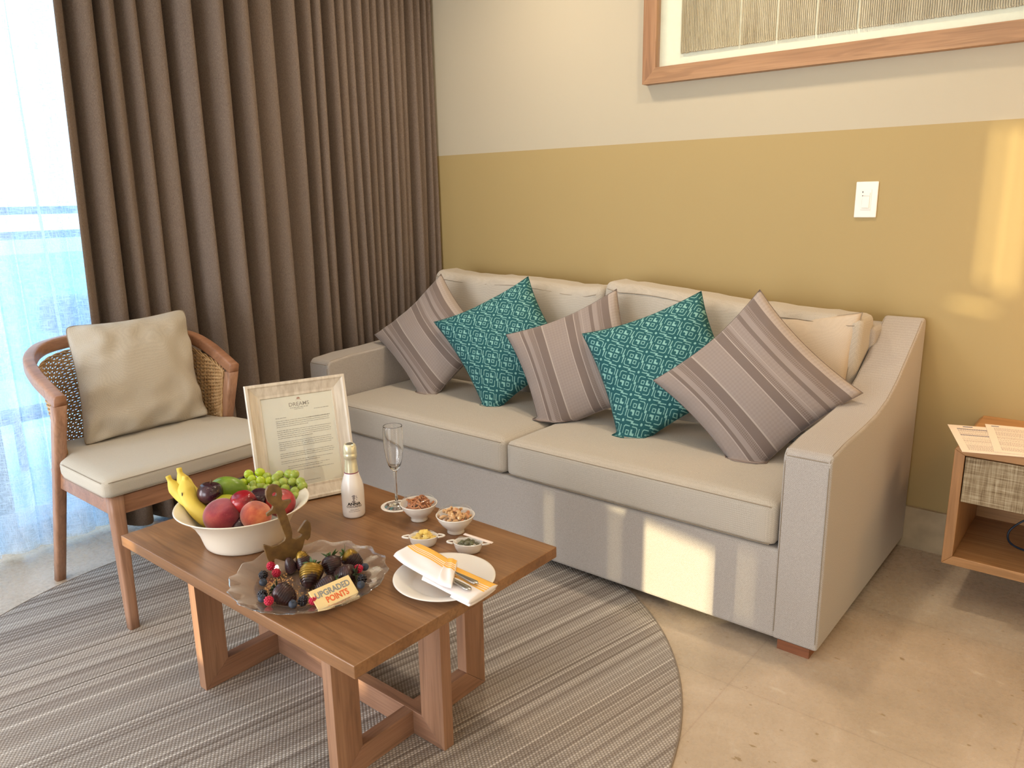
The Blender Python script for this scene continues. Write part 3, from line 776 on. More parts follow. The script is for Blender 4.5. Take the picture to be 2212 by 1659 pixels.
for ins, zz in steps:
    k = 1.0
    x0, x1, y0, y1 = ins, FW-ins, ins*1.08, FH-ins*1.1
    rings.append([bm.verts.new((x, y, zz)) for x, y in ((x0, y0), (x1, y0), (x1, y1), (x0, y1))])
for a, b in zip(rings, rings[1:]):
    for i in range(4): j = (i+1) % 4; bm.faces.new((a[i], a[j], b[j], b[i]))
bm.faces.new(rings[0])
o = link('frame_moulding', bm, M_wash, fp); o.matrix_local = FM
o = link('letter', B(.037, FW-.037, .040, FH-.042, -.0118, -.0112), plain('letter_paper', C3(226, 222, 216), .7, .01), fp); o.matrix_local = FM; letter = o
M_ink = plain('print_ink', C3(128, 122, 124), .8, .02); M_ink2 = plain('faded_ink', C3(136, 128, 126), .8, .02)
def on(x, y, z=-.0110): return Matrix.Translation((x, y, z))
text('DREAMS', .0145, M_ink2, letter, on(.137, .2565), 0, 'lettering', sx=1.02, bold=.0001)
bm = bmesh.new(); rr = random.Random(2)
for k in range(5):   # small shell-like crest above the name
    a = math.radians(90+(k-2)*34); ell(bm, (.137+.0030*math.cos(a), .2745+.0034*math.sin(a), -.0108), (.0014, .0026, .0002), 8, 5, R3(z=a-PI/2))
box(bm, .129, .145, .2722, .2728, -.0111, -.0109)
link('crest', bm, plain('crest_ink', C3(168, 116, 104), .8), letter)
def scrawl(bm, x0, x1, y, h, seed):
    r = random.Random(seed); x = x0
    while x < x1-.001:
        w = r.uniform(.003, .009); w = min(w, x1-x); xx = x
        while xx < x+w:
            c = r.uniform(.0005, .0009); hh = h*r.choice((1, .62, .62, .7, 1)); box(bm, xx, min(xx+c, x+w), y, y+hh, -.0111, -.0109); xx += c+.00035
        x += w+.0012
bm = bmesh.new()
scrawl(bm, .112, .162, .2515, .0022, 1); scrawl(bm, .123, .150, .2475, .0016, 2); scrawl(bm, .176, .217, .242, .0018, 3)
scrawl(bm, .070, .100, .2285, .0018, 4)
y = .2205; sd = 10
for para, n, last in (((.070, .218), 4, .155), ((.070, .218), 5, .165), ((.070, .220), 5, .088), ((.070, .220), 3, .214), ((.070, .215), 2, .175)):
    for i in range(n):
        scrawl(bm, para[0], para[1]-random.Random(sd).uniform(0, .006) if i < n-1 else last, y, .0017, sd); y -= .0052; sd += 1
    y -= .0052
for i in range(2): scrawl(bm, .086, .200-.02*i, y, .0017, sd); y -= .0052; sd += 1
scrawl(bm, .086, .21, y-.003, .0017, sd); scrawl(bm, .11, .17, .050, .0015, 77)
link('printed_text', bm, M_ink, letter)
bm = bmesh.new(); scrawl(bm, .150, .217, .2205+.0003, .0021, 55)
link('bold_text', bm, plain('bold_ink', C3(60, 56, 60), .8), letter)
o = link('glass_pane', B(.036, FW-.036, .039, FH-.041, -.0100, -.0092), M_artglass, fp); o.matrix_local = FM
st = bmesh.new()
for x in (.11, .155): pass
va = [(.11, .22, -.017), (.155, .22, -.017), (.155, .22, -.021), (.11, .22, -.021)]; vb = [(.105, .022, -.095), (.16, .022, -.095), (.16, .022, -.099), (.105, .022, -.099)]
hexa(st, va+vb); o = link('easel_back', st, plain('black_card', C3(40, 36, 34), .8), fp); o.matrix_local = FM

# bottle
bt = thing('mini_wine_bottle', 'small white sparkling wine bottle with foil neck beside the framed letter', 'bottle', (-1.509, 1.177, T))
R_ = [(0, 0), (.024, 0), (.0275, .002), (.0288, .006), (.0290, .020), (.0290, .068), (.0282, .080), (.0255, .092), (.0215, .104), (.0185, .113), (.0172, .119)]
link('glass_body', lathe(bmesh.new(), R_+[(.0165, .121), (0, .121)], 48), plain('bottle_white', C3(236, 228, 222), .16, .01, 5, Specular_IOR_Level=.6), bt, True)
F_ = [(.0174, .118), (.0168, .128), (.0152, .142), (.0147, .152), (.0152, .1545), (.0165, .1555), (.0168, .166), (.0160, .168), (.0164, .170), (.0162, .184), (.0145, .190), (.0125, .1925), (.010, .1925), (.0095, .191), (0, .191)]
link('foil_neck', lathe(bmesh.new(), F_, 40, fn=lambda r, z, a: (r*(1+.015*math.sin(a*9)*(z > .12)), z)), plain('pale_foil', C3(226, 220, 190), .22, .03, 60, Metallic=.45), bt, True)['label'] = 'pale gold foil neck'
link('neck_band', lathe(bmesh.new(), [(.0176, .1165), (.0181, .117), (.0181, .1185), (.0175, .119)], 40), plain('plum_band', C3(128, 36, 76), .4), bt)
link('cap_disc', lathe(bmesh.new(), [(0, .1922), (.0085, .1922), (.0085, .1932), (0, .1932)], 24), plain('grey_cap', C3(120, 116, 108), .3, .05, Metallic=.6), bt)
fa = math.atan2(-1.177, 1.509)+.06   # label faces the viewer
def wrap(o, R, ang, z0):
    for v in o.data.vertices:
        x, y, z = v.co; a = ang+x/R; v.co = Vector(((R+z)*math.cos(a), (R+z)*math.sin(a), z0+y))
def btext(s, size, z0, mat, nm='lettering', sx=1, bold=0):
    o = text(s, size, mat, bt, Matrix.Identity(4), .0001, nm, 'CENTER', sx, bold); wrap(o, .0293, fa, z0); return o
M_black = plain('black_print', C3(30, 26, 28), .6); M_grey = plain('grey_print', C3(150, 140, 140), .6)
btext('ANNA', .0100, .0375, M_black, sx=1.15, bold=.0004); btext('CODORNÍU', .0074, .0310, plain('dark_print', C3(80, 72, 74), .6), sx=1.02, bold=.0001)
btext('GRAN BRUT', .0040, .0235, M_grey); btext('BLANC DE BLANCS', .0033, .0190, M_grey)
bm = bmesh.new()      # small cameo of a lady in a hat
for cx, cy, rx, ry in ((0, .0565, .0034, .0042), (-.0005, .0612, .0052, .0016), (0, .0628, .0036, .0020), (-.0006, .0508, .0022, .0030), (-.0010, .0468, .0050, .0026), (.0066, .0600, .0008, .0030), (.0078, .0565, .0020, .0009), (.0066, .0520, .0009, .0018)):
    ell(bm, (cx, cy, 0), (rx, ry, .00015), 12, 6)
o = link('cameo_print', bm, M_grey, bt); wrap(o, .0292, fa, 0)

# paper coaster and flute
cs = link('paper_coaster', lathe(bmesh.new(), [(0, 0), (.042, 0), (.042, .0008), (0, .0008)], 48), plain('coaster_paper', C3(238, 232, 228), .8, .01)); cs.location = (-1.463, 1.283, T)
tag(cs, 'round white paper coaster under the champagne flute', 'coaster')
bm = bmesh.new()
for k in range(26):
    if k % 5 == 4: continue
    a = 2*PI*k/26; ell(bm, (.036*math.cos(a), .036*math.sin(a), .0009), (.0016, .0006, .0001), 6, 4, R3(z=a+PI/2+.4*(k % 3)))
link('printed_rim', bm, M_grey, cs)
fl = thing('champagne_flute', 'clear empty champagne flute standing on a white paper coaster', 'glass', (-1.463, 1.283, T+.0009))
link('foot', lathe(bmesh.new(), [(0, 0), (.0325, 0), (.0325, .0012), (.022, .0026), (.010, .0055), (.0048, .011), (.0040, .016), (0, .016)], 48), M_flute, fl, True)
link('stem', lathe(bmesh.new(), [(0, .0162), (.0041, .0162), (.0036, .040), (.0035, .075), (.0046, .094), (.0058, .0985), (0, .0985)], 24), M_flute, fl, True)
out = [(0, .0988), (.0060, .0990), (.0115, .106), (.0170, .116), (.0215, .134), (.0248, .158), (.0262, .180), (.0258, .202), (.0248, .2196), (.02465, .2212), (.0244, .2219)]
inn = [(.0240, .2221), (.0238, .2212), (.0239, .2196), (.0248, .202), (.0252, .180), (.0238, .158), (.0205, .134), (.0158, .117), (.0100, .108), (0, .1055)]
link('bowl', lathe(bmesh.new(), out+inn, 48), M_flute, fl, True)

# fruit bowl
FB = Vector((-1.598, .920, T))
fb = link('fruit_bowl', lathe(bmesh.new(), [(0, 0), (.078, 0), (.090, .001), (.093, .004), (.096, .012), (.103, .036), (.115, .060), (.134, .082), (.150, .0935), (.1545, .0965), (.1535, .0985), (.149, .0965), (.132, .086), (.112, .063), (.099, .038), (.090, .014), (.080, .008), (0, .007)], 96), M_bowlp, None, True)
fb.location = FB; tag(fb, 'wide cream fruit bowl heaped with bananas, stone fruit and green grapes', 'bowl')
def fruit(name, label, cat, c, r, mat, fn=None, rot=None, seg=32, group=None, stem=None):
    o = link(name, ell(bmesh.new(), (0, 0, 0), r, seg, seg*2//3, rot, fn), mat, None, True); o.location = c; tag(o, label, cat, group)
    if stem:
        d = (rot or R3()) @ Vector((0, 0, 1)); rr = r if isinstance(r, (int, float)) else r[2]
        b = bmesh.new(); tube(b, [d*rr*.82, d*(rr+.004)+Vector((.002, 0, 0))], [.0022, .0014], 6); link('stem', b, stem, o, True)
    return o
def cleft(p):
    a = math.atan2(p.y, p.x); k = math.exp(-(a/.32)**2)
    dip = .30*math.exp(-((1-p.z)/.16)**2)
    f = 1-.075*k*(1-abs(p.z)**3)-0
    return Vector((p.x*f, p.y*f, p.z-dip*(p.z > 0)*.6))
def skin(name, stops, sc, rough=.35, spec=.5, fuzz=0, loc=(0, 0, 0)):
    t = NT(name); f = t.noise(t.map(t.obj(), (1, 1, 1), (0, 0, 0), loc), sc, 4, .55, .3)
    c = t.ramp(f, stops); sp = t.noise(t.obj(), 700, 1); c = t.mix(t.ramp(sp, [(.68, G(0)), (.75, G(.35))]), c, C3(210, 160, 110))
    return t.base(c, rough, Specular_IOR_Level=spec, Sheen_Weight=fuzz)
M_peach = skin('peach_skin', [(.36, C3(120, 32, 48)), (.5, C3(144, 50, 60)), (.66, C3(166, 74, 66))], 16, .75, .15, .5)
M_peach2 = skin('orange_peach_skin', [(.36, C3(128, 46, 44)), (.5, C3(172, 80, 54)), (.66, C3(198, 118, 74))], 18, .75, .15, .5, (3, 1, 2))
M_plum = skin('dark_plum_skin', [(.4, C3(40, 16, 28)), (.6, C3(62, 24, 40))], 20, .22, .6)
M_plumr = skin('red_plum_skin', [(.36, C3(66, 16, 30)), (.50, C3(150, 20, 32)), (.66, C3(178, 36, 42))], 14, .2, .6)
M_nect = skin('nectarine_skin', [(.35, C3(140, 26, 36)), (.5, C3(168, 42, 46)), (.66, C3(188, 70, 58))], 16, .3, .5, 0, (1, 4, 0))
M_mango = skin('green_mango_skin', [(.36, C3(96, 128, 32)), (.55, C3(128, 158, 48)), (.7, C3(164, 182, 70))], 14, .3, .5)
M_mangoy = skin('yellow_mango_skin', [(.36, C3(150, 160, 40)), (.55, C3(184, 178, 50)), (.7, C3(206, 186, 70))], 14, .3, .5)
M_brown = plain('dry_stem', C3(96, 72, 44), .8)
fruit('peach', 'large dusky-red fuzzy peach at the front left of the fruit bowl', 'peach', FB+Vector((.012, -.062, .086)), (.042, .042, .040), M_peach, cleft, R3(.25, .3, -.2))
fruit('peach', 'smaller orange-red peach at the front right of the fruit bowl, behind the anchor', 'peach', FB+Vector((.074, -.012, .086)), (.036, .036, .034), M_peach2, cleft, R3(.2, .4, 1.2))
fruit('plum', 'shiny bright red plum in the middle of the fruit bowl', 'plum', FB+Vector((.030, -.016, .108)), (.031, .031, .030), M_plumr, cleft, R3(.1, .2, -.8))
fruit('plum', 'dark purple plum lying high at the left of the bowl next to the bananas', 'plum', FB+Vector((-.064, -.044, .119)), (.030, .030, .029), M_plum, cleft, R3(.1, .1, 2), stem=M_brown)
fruit('plum', 'dark plum half hidden behind the bright red plum', 'plum', FB+Vector((.026, .030, .102)), (.027, .027, .026), M_plum, cleft, R3(.3, 0, 1))
fruit('plum', 'dark plum deep between the two peaches', 'plum', FB+Vector((.044, -.036, .058)), (.026, .026, .026), M_plum)
fruit('nectarine', 'red nectarine at the right side of the bowl behind the anchor', 'nectarine', FB+Vector((.066, .060, .092)), (.035, .035, .034), M_nect, cleft, R3(.1, .5, .3))
def mangof(p): return Vector((p.x*(1+.12*p.z), p.y, p.z))
fruit('mango', 'green mango lying at the back of the bowl behind the dark plum', 'mango', FB+Vector((-.084, .014, .103)), (.030, .034, .046), M_mango, mangof, R3(1.35, .1, -.7))
fruit('mango', 'yellow-green mango in the middle of the bowl under the plums', 'mango', FB+Vector((-.030, -.020, .084)), (.026, .030, .044), M_mangoy, mangof, R3(1.3, .2, -.6))
# bananas
M_ban = skin('banana_skin', [(.3, C3(206, 180, 70)), (.55, C3(226, 202, 92)), (.75, C3(236, 216, 124))], 9, .5, .3)
bb = thing('banana_bunch', 'bunch of yellow bananas with their stalks up at the left side of the bowl', 'bananas', FB)
crown = Vector((-.122, -.086, .143))
def banana(pts, r, nm='banana'):
    p = crom(pts, 6); n = len(p); rad = []
    for i in range(n):
        t = i/(n-1); rad.append(r*(.36 if t < .14 else min(1, .36+(t-.14)*4.2) if t < .30 else 1-.0*(t)) if t < .82 else r*(1-((t-.82)/.18)**2*.75))
    sect5 = [(math.cos(2*PI*k/5+.3), math.sin(2*PI*k/5+.3)) for k in range(5)]
    bm = bmesh.new(); fr = frames([Vector(q) for q in p]); rings = []
    for i, q in enumerate(p):
        Tt, s, u = fr[i]; ring = []
        for k in range(15):
            a = 2*PI*k/15; rr = rad[i]*(1+.055*math.cos(5*a)); ring.append(bm.verts.new(Vector(q)+s*rr*math.cos(a)+u*rr*math.sin(a)))
        rings.append(ring)
    for i in range(n-1):
        for k in range(15): j = (k+1) % 15; bm.faces.new((rings[i][k], rings[i][j], rings[i+1][j], rings[i+1][k]))
    bm.faces.new(rings[0][::-1]); bm.faces.new(rings[-1]); return link(nm, bm, M_ban, bb, True)
banana([crown+Vector((.006, .012, .016)), crown+Vector((.009, .008, .000)), crown+Vector((.024, .004, -.028)), crown+Vector((.052, .006, -.054)), crown+Vector((.080, .014, -.074)), crown+Vector((.100, .024, -.082))], .0200)
banana([crown+Vector((-.022, -.016, .018)), crown+Vector((-.016, -.012, .000)), crown+Vector((.006, -.004, -.026)), crown+Vector((.038, .008, -.050)), crown+Vector((.066, .020, -.070)), crown+Vector((.086, .030, -.078))], .0165)
banana([crown+Vector((-.008, .006, .034)), crown+Vector((-.006, .008, .014)), crown+Vector((.006, .016, -.020)), crown+Vector((.034, .028, -.048)), crown+Vector((.064, .040, -.072)), crown+Vector((.084, .048, -.080))], .0170)
b = bmesh.new(); ell(b, crown+Vector((.0300, -.0125, -.018)), (.0014, .0014, .0056), 10, 8); link('bruise', b, plain('banana_bruise', C3(110, 96, 84), .8), bb, True)['label'] = 'dark bruise mark'
# grapes
def grape_mat(nm, a, b_):
    t = NT(nm); f = t.noise(t.obj(), 40, 3)
    return t.base(t.ramp(f, [(.35, a), (.65, b_)]), .22, Specular_IOR_Level=.5, Subsurface_Weight=.35, Subsurface_Scale=.01, Subsurface_Radius=(.6, .8, .2))
M_gr = grape_mat('grape_skin', C3(140, 160, 60), C3(176, 188, 92)); M_gr2 = grape_mat('bright_grape_skin', C3(160, 186, 30), C3(190, 206, 60))
gb = thing('grape_bunch', 'bunch of pale green grapes draped over the back of the fruit bowl', 'grapes', FB)
gp = [((537, 1027), 0), ((563, 1023), 0), ((525, 1043), 0), ((564, 1040), 0), ((522, 1050), 1), ((547, 1046), 1), ((578, 1030), 1), ((604, 1026), 1), ((597, 1034), 1), ((625, 1028), 1), ((637, 1027), 1), ((613, 1043), 1), ((632, 1042), 1), ((650, 1043), 1), ((580, 1038), 0), ((550, 1058), 1), ((533, 1060), 1), ((578, 1054), 1), ((600, 1050), 1), ((620, 1058), 1), ((640, 1061), 1), ((575, 1066), 1), ((592, 1062), 1), ((637, 1075), 1), ((545, 1035), 0), ((655, 1052), 1), ((562, 1052), 1), ((610, 1064), 1)]
M3 = Matrix((r0, r1, r2)).transposed()
gpos = [(-.062,.060,.130),(-.078,.100,.130)]
rg = random.Random(12)
GR = []
for (gx, gy), k in gp:
    # the bunch hangs along the back rim: each grape lies on a gently sloping heap there
    d = M3 @ Vector(((gx-1106)/1670, (gy-829.5)/1670, 1))
    # plane: through bowl centre + back offset, rising away from the viewer
    P0_ = FB+Vector((-.060, .075, .105)); Nn = Vector((.45, -.45, .77)); C_ = Vector((0, 0, 1.2))
    t_ = (P0_-C_).dot(Nn)/d.dot(Nn); GR.append((C_+d*t_-FB, k))
for i, (p, k) in enumerate(GR):
    q = p+Vector((rg.uniform(-.003, .003), rg.uniform(-.003, .003), rg.uniform(-.002, .004)))
    o = link('grape', ell(bmesh.new(), (0, 0, 0), (.0118, .0118, .0128), 20, 14), M_gr2 if k == 0 else M_gr, gb, True); o.location = q; o.rotation_euler = (rg.uniform(0, 3), rg.uniform(0, 3), 0); o.scale = (1.0, 1.0, 1.0)
for i in range(10):
    p = GR[rg.randrange(len(GR))][0]; o = link('grape', ell(bmesh.new(), (0, 0, 0), .0098, 16, 10), M_gr, gb, True); o.location = p+Vector((rg.uniform(-.012, .004), rg.uniform(-.004, .012), -.016))
M_gst = plain('grape_stem', C3(150, 150, 70), .7)
b = bmesh.new(); st = [Vector(GR[j][0])+Vector((0, 0, .002)) for j in (2, 15, 14, 7, 12, 13)]
tube(b, crom(st, 5), .0013, 6)
for j in (0, 3, 8, 10, 16, 19): 
    a = min(crom(st, 5), key=lambda q: (q-GR[j][0]).length); tube(b, [a, (a+GR[j][0])/2+Vector((0, 0, .003)), GR[j][0]], .0009, 5)
link('stem', b, M_gst, gb, True)

# glass platter of chocolate strawberries
PC = Vector((-1.292, .880, T))
def scal(r, z, a):
    k = max(0, (r-.125)/.038); return r*(1+.018*k*math.cos(16*a)+.006*k*math.cos(32*a+1)), z+.0022*k*math.cos(16*a)
pf = link('glass_platter', lathe(bmesh.new(), [(0, 0), (.095, 0), (.100, .0015), (.112, .009), (.124, .0125), (.145, .0165), (.162, .0205), (.1635, .0222), (.161, .0228), (.144, .0192), (.123, .0152), (.110, .0118), (.098, .0045), (.094, .0032), (0, .0032)], 192, fn=scal), M_platter, None, True)
pf.location = PC; tag(pf, 'large clear glass platter with a wavy rim holding chocolate strawberries and berries', 'platter')
PZ = T+.0034
def crumbs():
    b = bmesh.new(); r = random.Random(5)
    for cx, cy, s, n in ((-.048, -.060, .018, 170), (.03, -.078, .02, 70), (-.045, .065, .022, 80), (.035, .08, .014, 40), (-.01, -.02, .05, 120), (.066, -.04, .016, 70)):
        for _ in range(n):
            x, y = r.gauss(cx, s), r.gauss(cy, s)
            if math.hypot(x, y) > .094: continue
            q = r.uniform(.0008, .0024); ell(b, (x, y, .0034+q*.6), (q, q*r.uniform(.6, 1), q*.8), 6, 4, R3(z=r.uniform(0, 6)))
    return b
o = link('biscuit_crumbs', crumbs(), plain('crumb', C3(206, 158, 104), .8, .15, 300)); o.location = PC
tag(o, 'scattering of golden biscuit crumbs over the glass platter', 'crumbs'); o['kind'] = 'stuff'
def choc_mat(nm, gold):
    t = NT(nm); o_ = t.obj(); f = t.noise(o_, 60, 2); c = t.ramp(f, [(.4, C3(44, 22, 26)), (.65, C3(66, 36, 36))])
    rough = .3
    if gold:
        g = t.noise(t.map(o_, (1, 1, 1), (0, 0, 0), (gold, 0, 0)), 34, 3, .6); s_ = t.sep(o_)
        mk = t.ramp(t.mt('ADD', g, t.mt('MULTIPLY', s_[2], 11.0)), [(.76, G(0)), (.86, G(1))]); c = t.mix(mk, c, C3(150, 118, 40))
        t.set(t.b.inputs['Metallic'], t.mt('MULTIPLY', mk, .5))
    return t.base(c, rough, Specular_IOR_Level=.5)
M_choc = choc_mat('dark_chocolate', 0); M_chocg = choc_mat('gold_dusted_chocolate', 1.3)
M_leaf = plain('strawberry_leaf', C3(70, 96, 52), .6, .25, 200); M_leafd = plain('dark_leaf', C3(46, 56, 34), .7, .2, 200)
def strawberry(label, xy, L, R, az, tilt, mat, leaf=True, dz=0, group=None):
    """tip along local -z; az/tilt turn it; it lies on the platter"""
    rot = R3(0, tilt, az); g = thing('chocolate_strawberry', label, 'strawberry', (xy[0], xy[1], PZ+dz))
    prof = [(0, -L*.5), (R*.28, -L*.47), (R*.62, -L*.30), (R*.88, -L*.05), (R, L*.18), (R*.93, L*.36), (R*.62, L*.47), (R*.2, L*.50), (0, L*.49)]
    pts = crom([(a, 0, z) for a, z in prof], 3); pr = [(max(0, p.x), p.z) for p in pts]; pr[0] = (0, pr[0][1]); pr[-1] = (0, pr[-1][1])
    b = lathe(bmesh.new(), pr, 32)
    low = min((rot @ v.co).z for v in b.verts)
    for v in b.verts: v.co = rot @ v.co+Vector((0, 0, -low))
    body = link('chocolate_shell', b, mat, g, True)
    b = bmesh.new(); n = 9
    for k in range(n):       # raised drizzle lines across the shell
        zz = -L*.34+L*.72*k/(n-1); rr = 0
        for (ra, za), (rb, zb) in zip(pr, pr[1:]):
            if za <= zz <= zb and zb > za: rr = ra+(rb-ra)*(zz-za)/(zb-za)
        ring = [rot @ Vector((rr*1.005*math.cos(a), rr*1.005*math.sin(a), zz+.16*R*math.cos(a+.6)))+Vector((0, 0, -low)) for a in [2*PI*i/28 for i in range(28)]]
        ring = [Vector((q.x, q.y, max(q.z, .0009))) for q in ring]
        tube(b, ring, .0008, 5, closed=True)
    link('drizzle', b, mat, g, True)
    if leaf:
        b = bmesh.new(); rl = random.Random(int(L*1e4)+int(az*10))
        for k in range(7):
            a = 2*PI*k/7+rl.uniform(-.2, .2); ll = R*rl.uniform(.55, .95)
            base = Vector((R*.12*math.cos(a), R*.12*math.sin(a), L*.5)); mid = base+Vector((ll*.55*math.cos(a), ll*.55*math.sin(a), R*.22)); tip = base+Vector((ll*math.cos(a), ll*math.sin(a), R*rl.uniform(-.1, .6)))
            w = Vector((-math.sin(a), math.cos(a), 0))*R*.16
            vs = [b.verts.new(rot @ q+Vector((0, 0, -low))) for q in (base-w*.5, base+w*.5, mid+w, tip, mid-w)]; b.faces.new(vs)
        tube(b, [rot @ Vector((0, 0, L*.5))+Vector((0, 0, -low)), rot @ Vector((.002, 0, L*.5+R*.5))+Vector((0, 0, -low))], .0013, 5)
        for v in b.verts: v.co.z = max(v.co.z, .0006)
        l = link('leaves', b, M_leaf if leaf == 1 else M_leafd, g); solid(l, .0006)
    return g
strawberry('large dark chocolate-dipped strawberry nearest the front left of the platter', (-1.256, .795), .050, .0215, math.radians(200), 1.15, M_choc, 2)
strawberry('gold-dusted chocolate strawberry in the centre of the platter', (-1.278, .872), .054, .0240, math.radians(128), 1.05, M_chocg, 1)
strawberry('gold-topped chocolate strawberry standing against the anchor', (-1.350, .905), .044, .0175, .4, 2.85, M_chocg, 0)
strawberry('small dark chocolate strawberry beside the anchor foot, behind the gold-topped one', (-1.362, .880), .036, .0125, 1.0, 2.9, M_choc, 0)
strawberry('dark chocolate strawberry with drizzle right behind the central gold one', (-1.276, .927), .048, .0210, math.radians(150), .75, M_choc, 1)
strawberry('gold-dusted chocolate strawberry with upright leaves at the back right of the platter', (-1.274, .982), .048, .0190, math.radians(215), 1.0, M_chocg, 1)
strawberry('dark drizzled chocolate strawberry behind the right end of the name card', (-1.226, .920), .048, .0220, math.radians(30), 1.35, M_choc, 2)
strawberry('dark chocolate strawberry tucked behind the left part of the name card', (-1.222, .868), .046, .0200, math.radians(60), 1.3, M_choc, 1)
def drupe(name, mat, r, n, seed, hollow=False):
    b = bmesh.new(); rr = random.Random(seed)
    for k in range(n):
        z = 1-2*(k+.5)/n; a = k*2.399963; q = math.sqrt(1-z*z)
        sh_ = 1-.22*max(0, z)
        ell(b, (q*math.cos(a)*r*.80*sh_, q*math.sin(a)*r*.80*sh_, z*r*.92), r*.245, 8, 6)
    ell(b, (0, 0, 0), (r*.80, r*.80, r*.9), 12, 8); return b
M_rasp = plain('raspberry_red', C3(186, 22, 62), .4, .15, 300, Subsurface_Weight=.2, Subsurface_Scale=.005)
M_blk = plain('blackberry_black', C3(24, 20, 30), .22, .3, 300)
M_blu = plain('blueberry_skin', C3(44, 52, 68), .55, .2, 120)
rs = drupe('raspberry', M_rasp, .0098, 44, 1); me_r = bpy.data.meshes.new('raspberry'); rs.to_mesh(me_r); me_r.materials.append(M_rasp)
bs = drupe('blackberry', M_blk, .0102, 38, 2); me_b = bpy.data.meshes.new('blackberry'); bs.to_mesh(me_b); me_b.materials.append(M_blk)
ub = bmesh.new(); ell(ub, (0, 0, 0), (.0085, .0085, .0075), 20, 14); lathe(ub, [(.0036, .0070), (.0040, .0085), (.0026, .0074), (0, .0066)], 10); me_u = bpy.data.meshes.new('blueberry'); ub.to_mesh(me_u); me_u.materials.append(M_blu)
for me in (me_r, me_b, me_u):
    for p in me.polygons: p.use_smooth = True
def pheight(x, y):
    r = math.hypot(x-PC.x, y-PC.y)+.006; T_ = [(0, 0), (.096, 0), (.110, .0092), (.123, .0122), (.144, .0162), (.16, .019)]
    for (a, p), (b, q) in zip(T_, T_[1:]):
        if a <= r <= b: return p+(q-p)*(r-a)/(b-a)
    return .019
def berry(kind, label, x, y, dz=0, rot=(0, 0, 0)):
    dz += pheight(x, y)
    me, h, cat = {'r': (me_r, .0092, 'raspberry'), 'b': (me_b, .0096, 'blackberry'), 'u': (me_u, .0078, 'blueberry')}[kind]
    o = link(cat, me, None); o.location = (x, y, PZ+h+dz); o.rotation_euler = rot; tag(o, label, cat, {'r': 'raspberries on the platter', 'b': 'blackberries on the platter', 'u': 'blueberries on the platter'}[kind])
berry('r', 'rear raspberry of the pair at the left back, under the anchor fluke', -1.392, .852, 0, (.4, .3, 0))
berry('r', 'raspberry at the left back, in front of its twin and beside a blackberry', -1.370, .850, 0, (1.2, .2, 1))
berry('b', 'blackberry at the left rear next to the pair of raspberries', -1.372, .820, 0, (.5, .9, 0))
berry('u', 'blueberry at the left rear in front of a blackberry', -1.352, .806, 0, (.2, .5, 0))
berry('b', 'blackberry at the front left edge, left of the big dark strawberry', -1.292, .766, 0, (.9, .2, 1))
berry('u', 'blueberry between the front left blackberry and raspberry', -1.278, .756, 0, (.5, .2, 0))
berry('r', 'raspberry at the very front left of the platter', -1.255, .756, 0, (1.4, .3, .6))
berry('u', 'blueberry right of the big dark strawberry at the front edge', -1.208, .779, 0, (.3, 0, 1))
berry('b', 'blackberry at the front edge left of the name card', -1.205, .800, 0, (.5, .4, 2))
berry('r', 'raspberry touching the left edge of the name card', -1.187, .812, 0, (1.3, 0, .4))
berry('r', 'raspberry half hidden at the back between two strawberries', -1.300, .955, 0, (.8, .2, 0))
berry('r', 'raspberry at the right above the blackberry, by the name card corner', -1.214, .948, .010, (1.1, 0, 2))
berry('b', 'blackberry at the right end of the name card', -1.180, .930, 0, (.2, .4, 0))
berry('u', 'blueberry at the right end of the name card below the blackberry', -1.162, .911, 0, (.6, .1, 0))
berry('u', 'blueberry at the far right behind the raspberry', -1.222, .972, 0, (.6, .1, 0))
# anchor
AO = [(-0.0236,0.1828),(-0.0124,0.186),(-0.0016,0.182),(0.0058,0.1715),(0.0068,0.1578),(0.004,0.1509),(0.0058,0.1436),(0.0249,0.1421),(0.0248,0.1367),(0.0173,0.1309),(0.015,0.1266),(0.009,0.1234),(0.0139,0.1035),(0.02,0.0742),(0.021,0.064),(0.019,0.0523),(0.0283,0.0475),(0.0382,0.05),(0.0429,0.0546),(0.0338,0.0626),(0.0388,0.0688),(0.0527,0.0831),(0.0578,0.0849),(0.0639,0.0756),(0.0647,0.0613),(0.0608,0.0422),(0.0538,0.0368),(0.0483,0.0419),(0.0419,0.0237),(0.0327,0.0083),(0.0126,0.0006),(-0.0024,0.0044),(-0.0204,0.0161),(-0.0241,0.0163),(-0.0251,0.0056),(-0.0358,0.0111),(-0.0401,0.0253),(-0.0424,0.0398),(-0.0451,0.0543),(-0.041,0.055),(-0.027,0.0458),(-0.0111,0.0459),(0.0018,0.0519),(0.0052,0.0587),(-0.0025,0.0886),(-0.0093,0.1177),(-0.0184,0.1202),(-0.0307,0.1169),(-0.0318,0.1239),(-0.0193,0.1301),(-0.0159,0.1369),(-0.025,0.1479),(-0.0289,0.1614),(-0.0284,0.1745)]
bm = bmesh.new(); hole = [(-.0108+.0050*math.cos(a), .1629+.0050*math.sin(a)) for a in [2*PI*k/14 for k in range(14)]]
ed = []
for loop in (AO, hole):
    vs = [bm.verts.new((x, y, 0)) for x, y in loop]; ed += [bm.edges.new((vs[i], vs[(i+1) % len(vs)])) for i in range(len(vs))]
bmesh.ops.triangle_fill(bm, use_beauty=True, use_dissolve=False, edges=ed)
ex = bmesh.ops.extrude_face_region(bm, geom=bm.faces[:]); bmesh.ops.translate(bm, verts=[v for v in ex['geom'] if isinstance(v, bmesh.types.BMVert)], vec=(0, 0, -.0075))
an = link('anchor_decoration', bm, choc_mat('anchor_brown', 0))
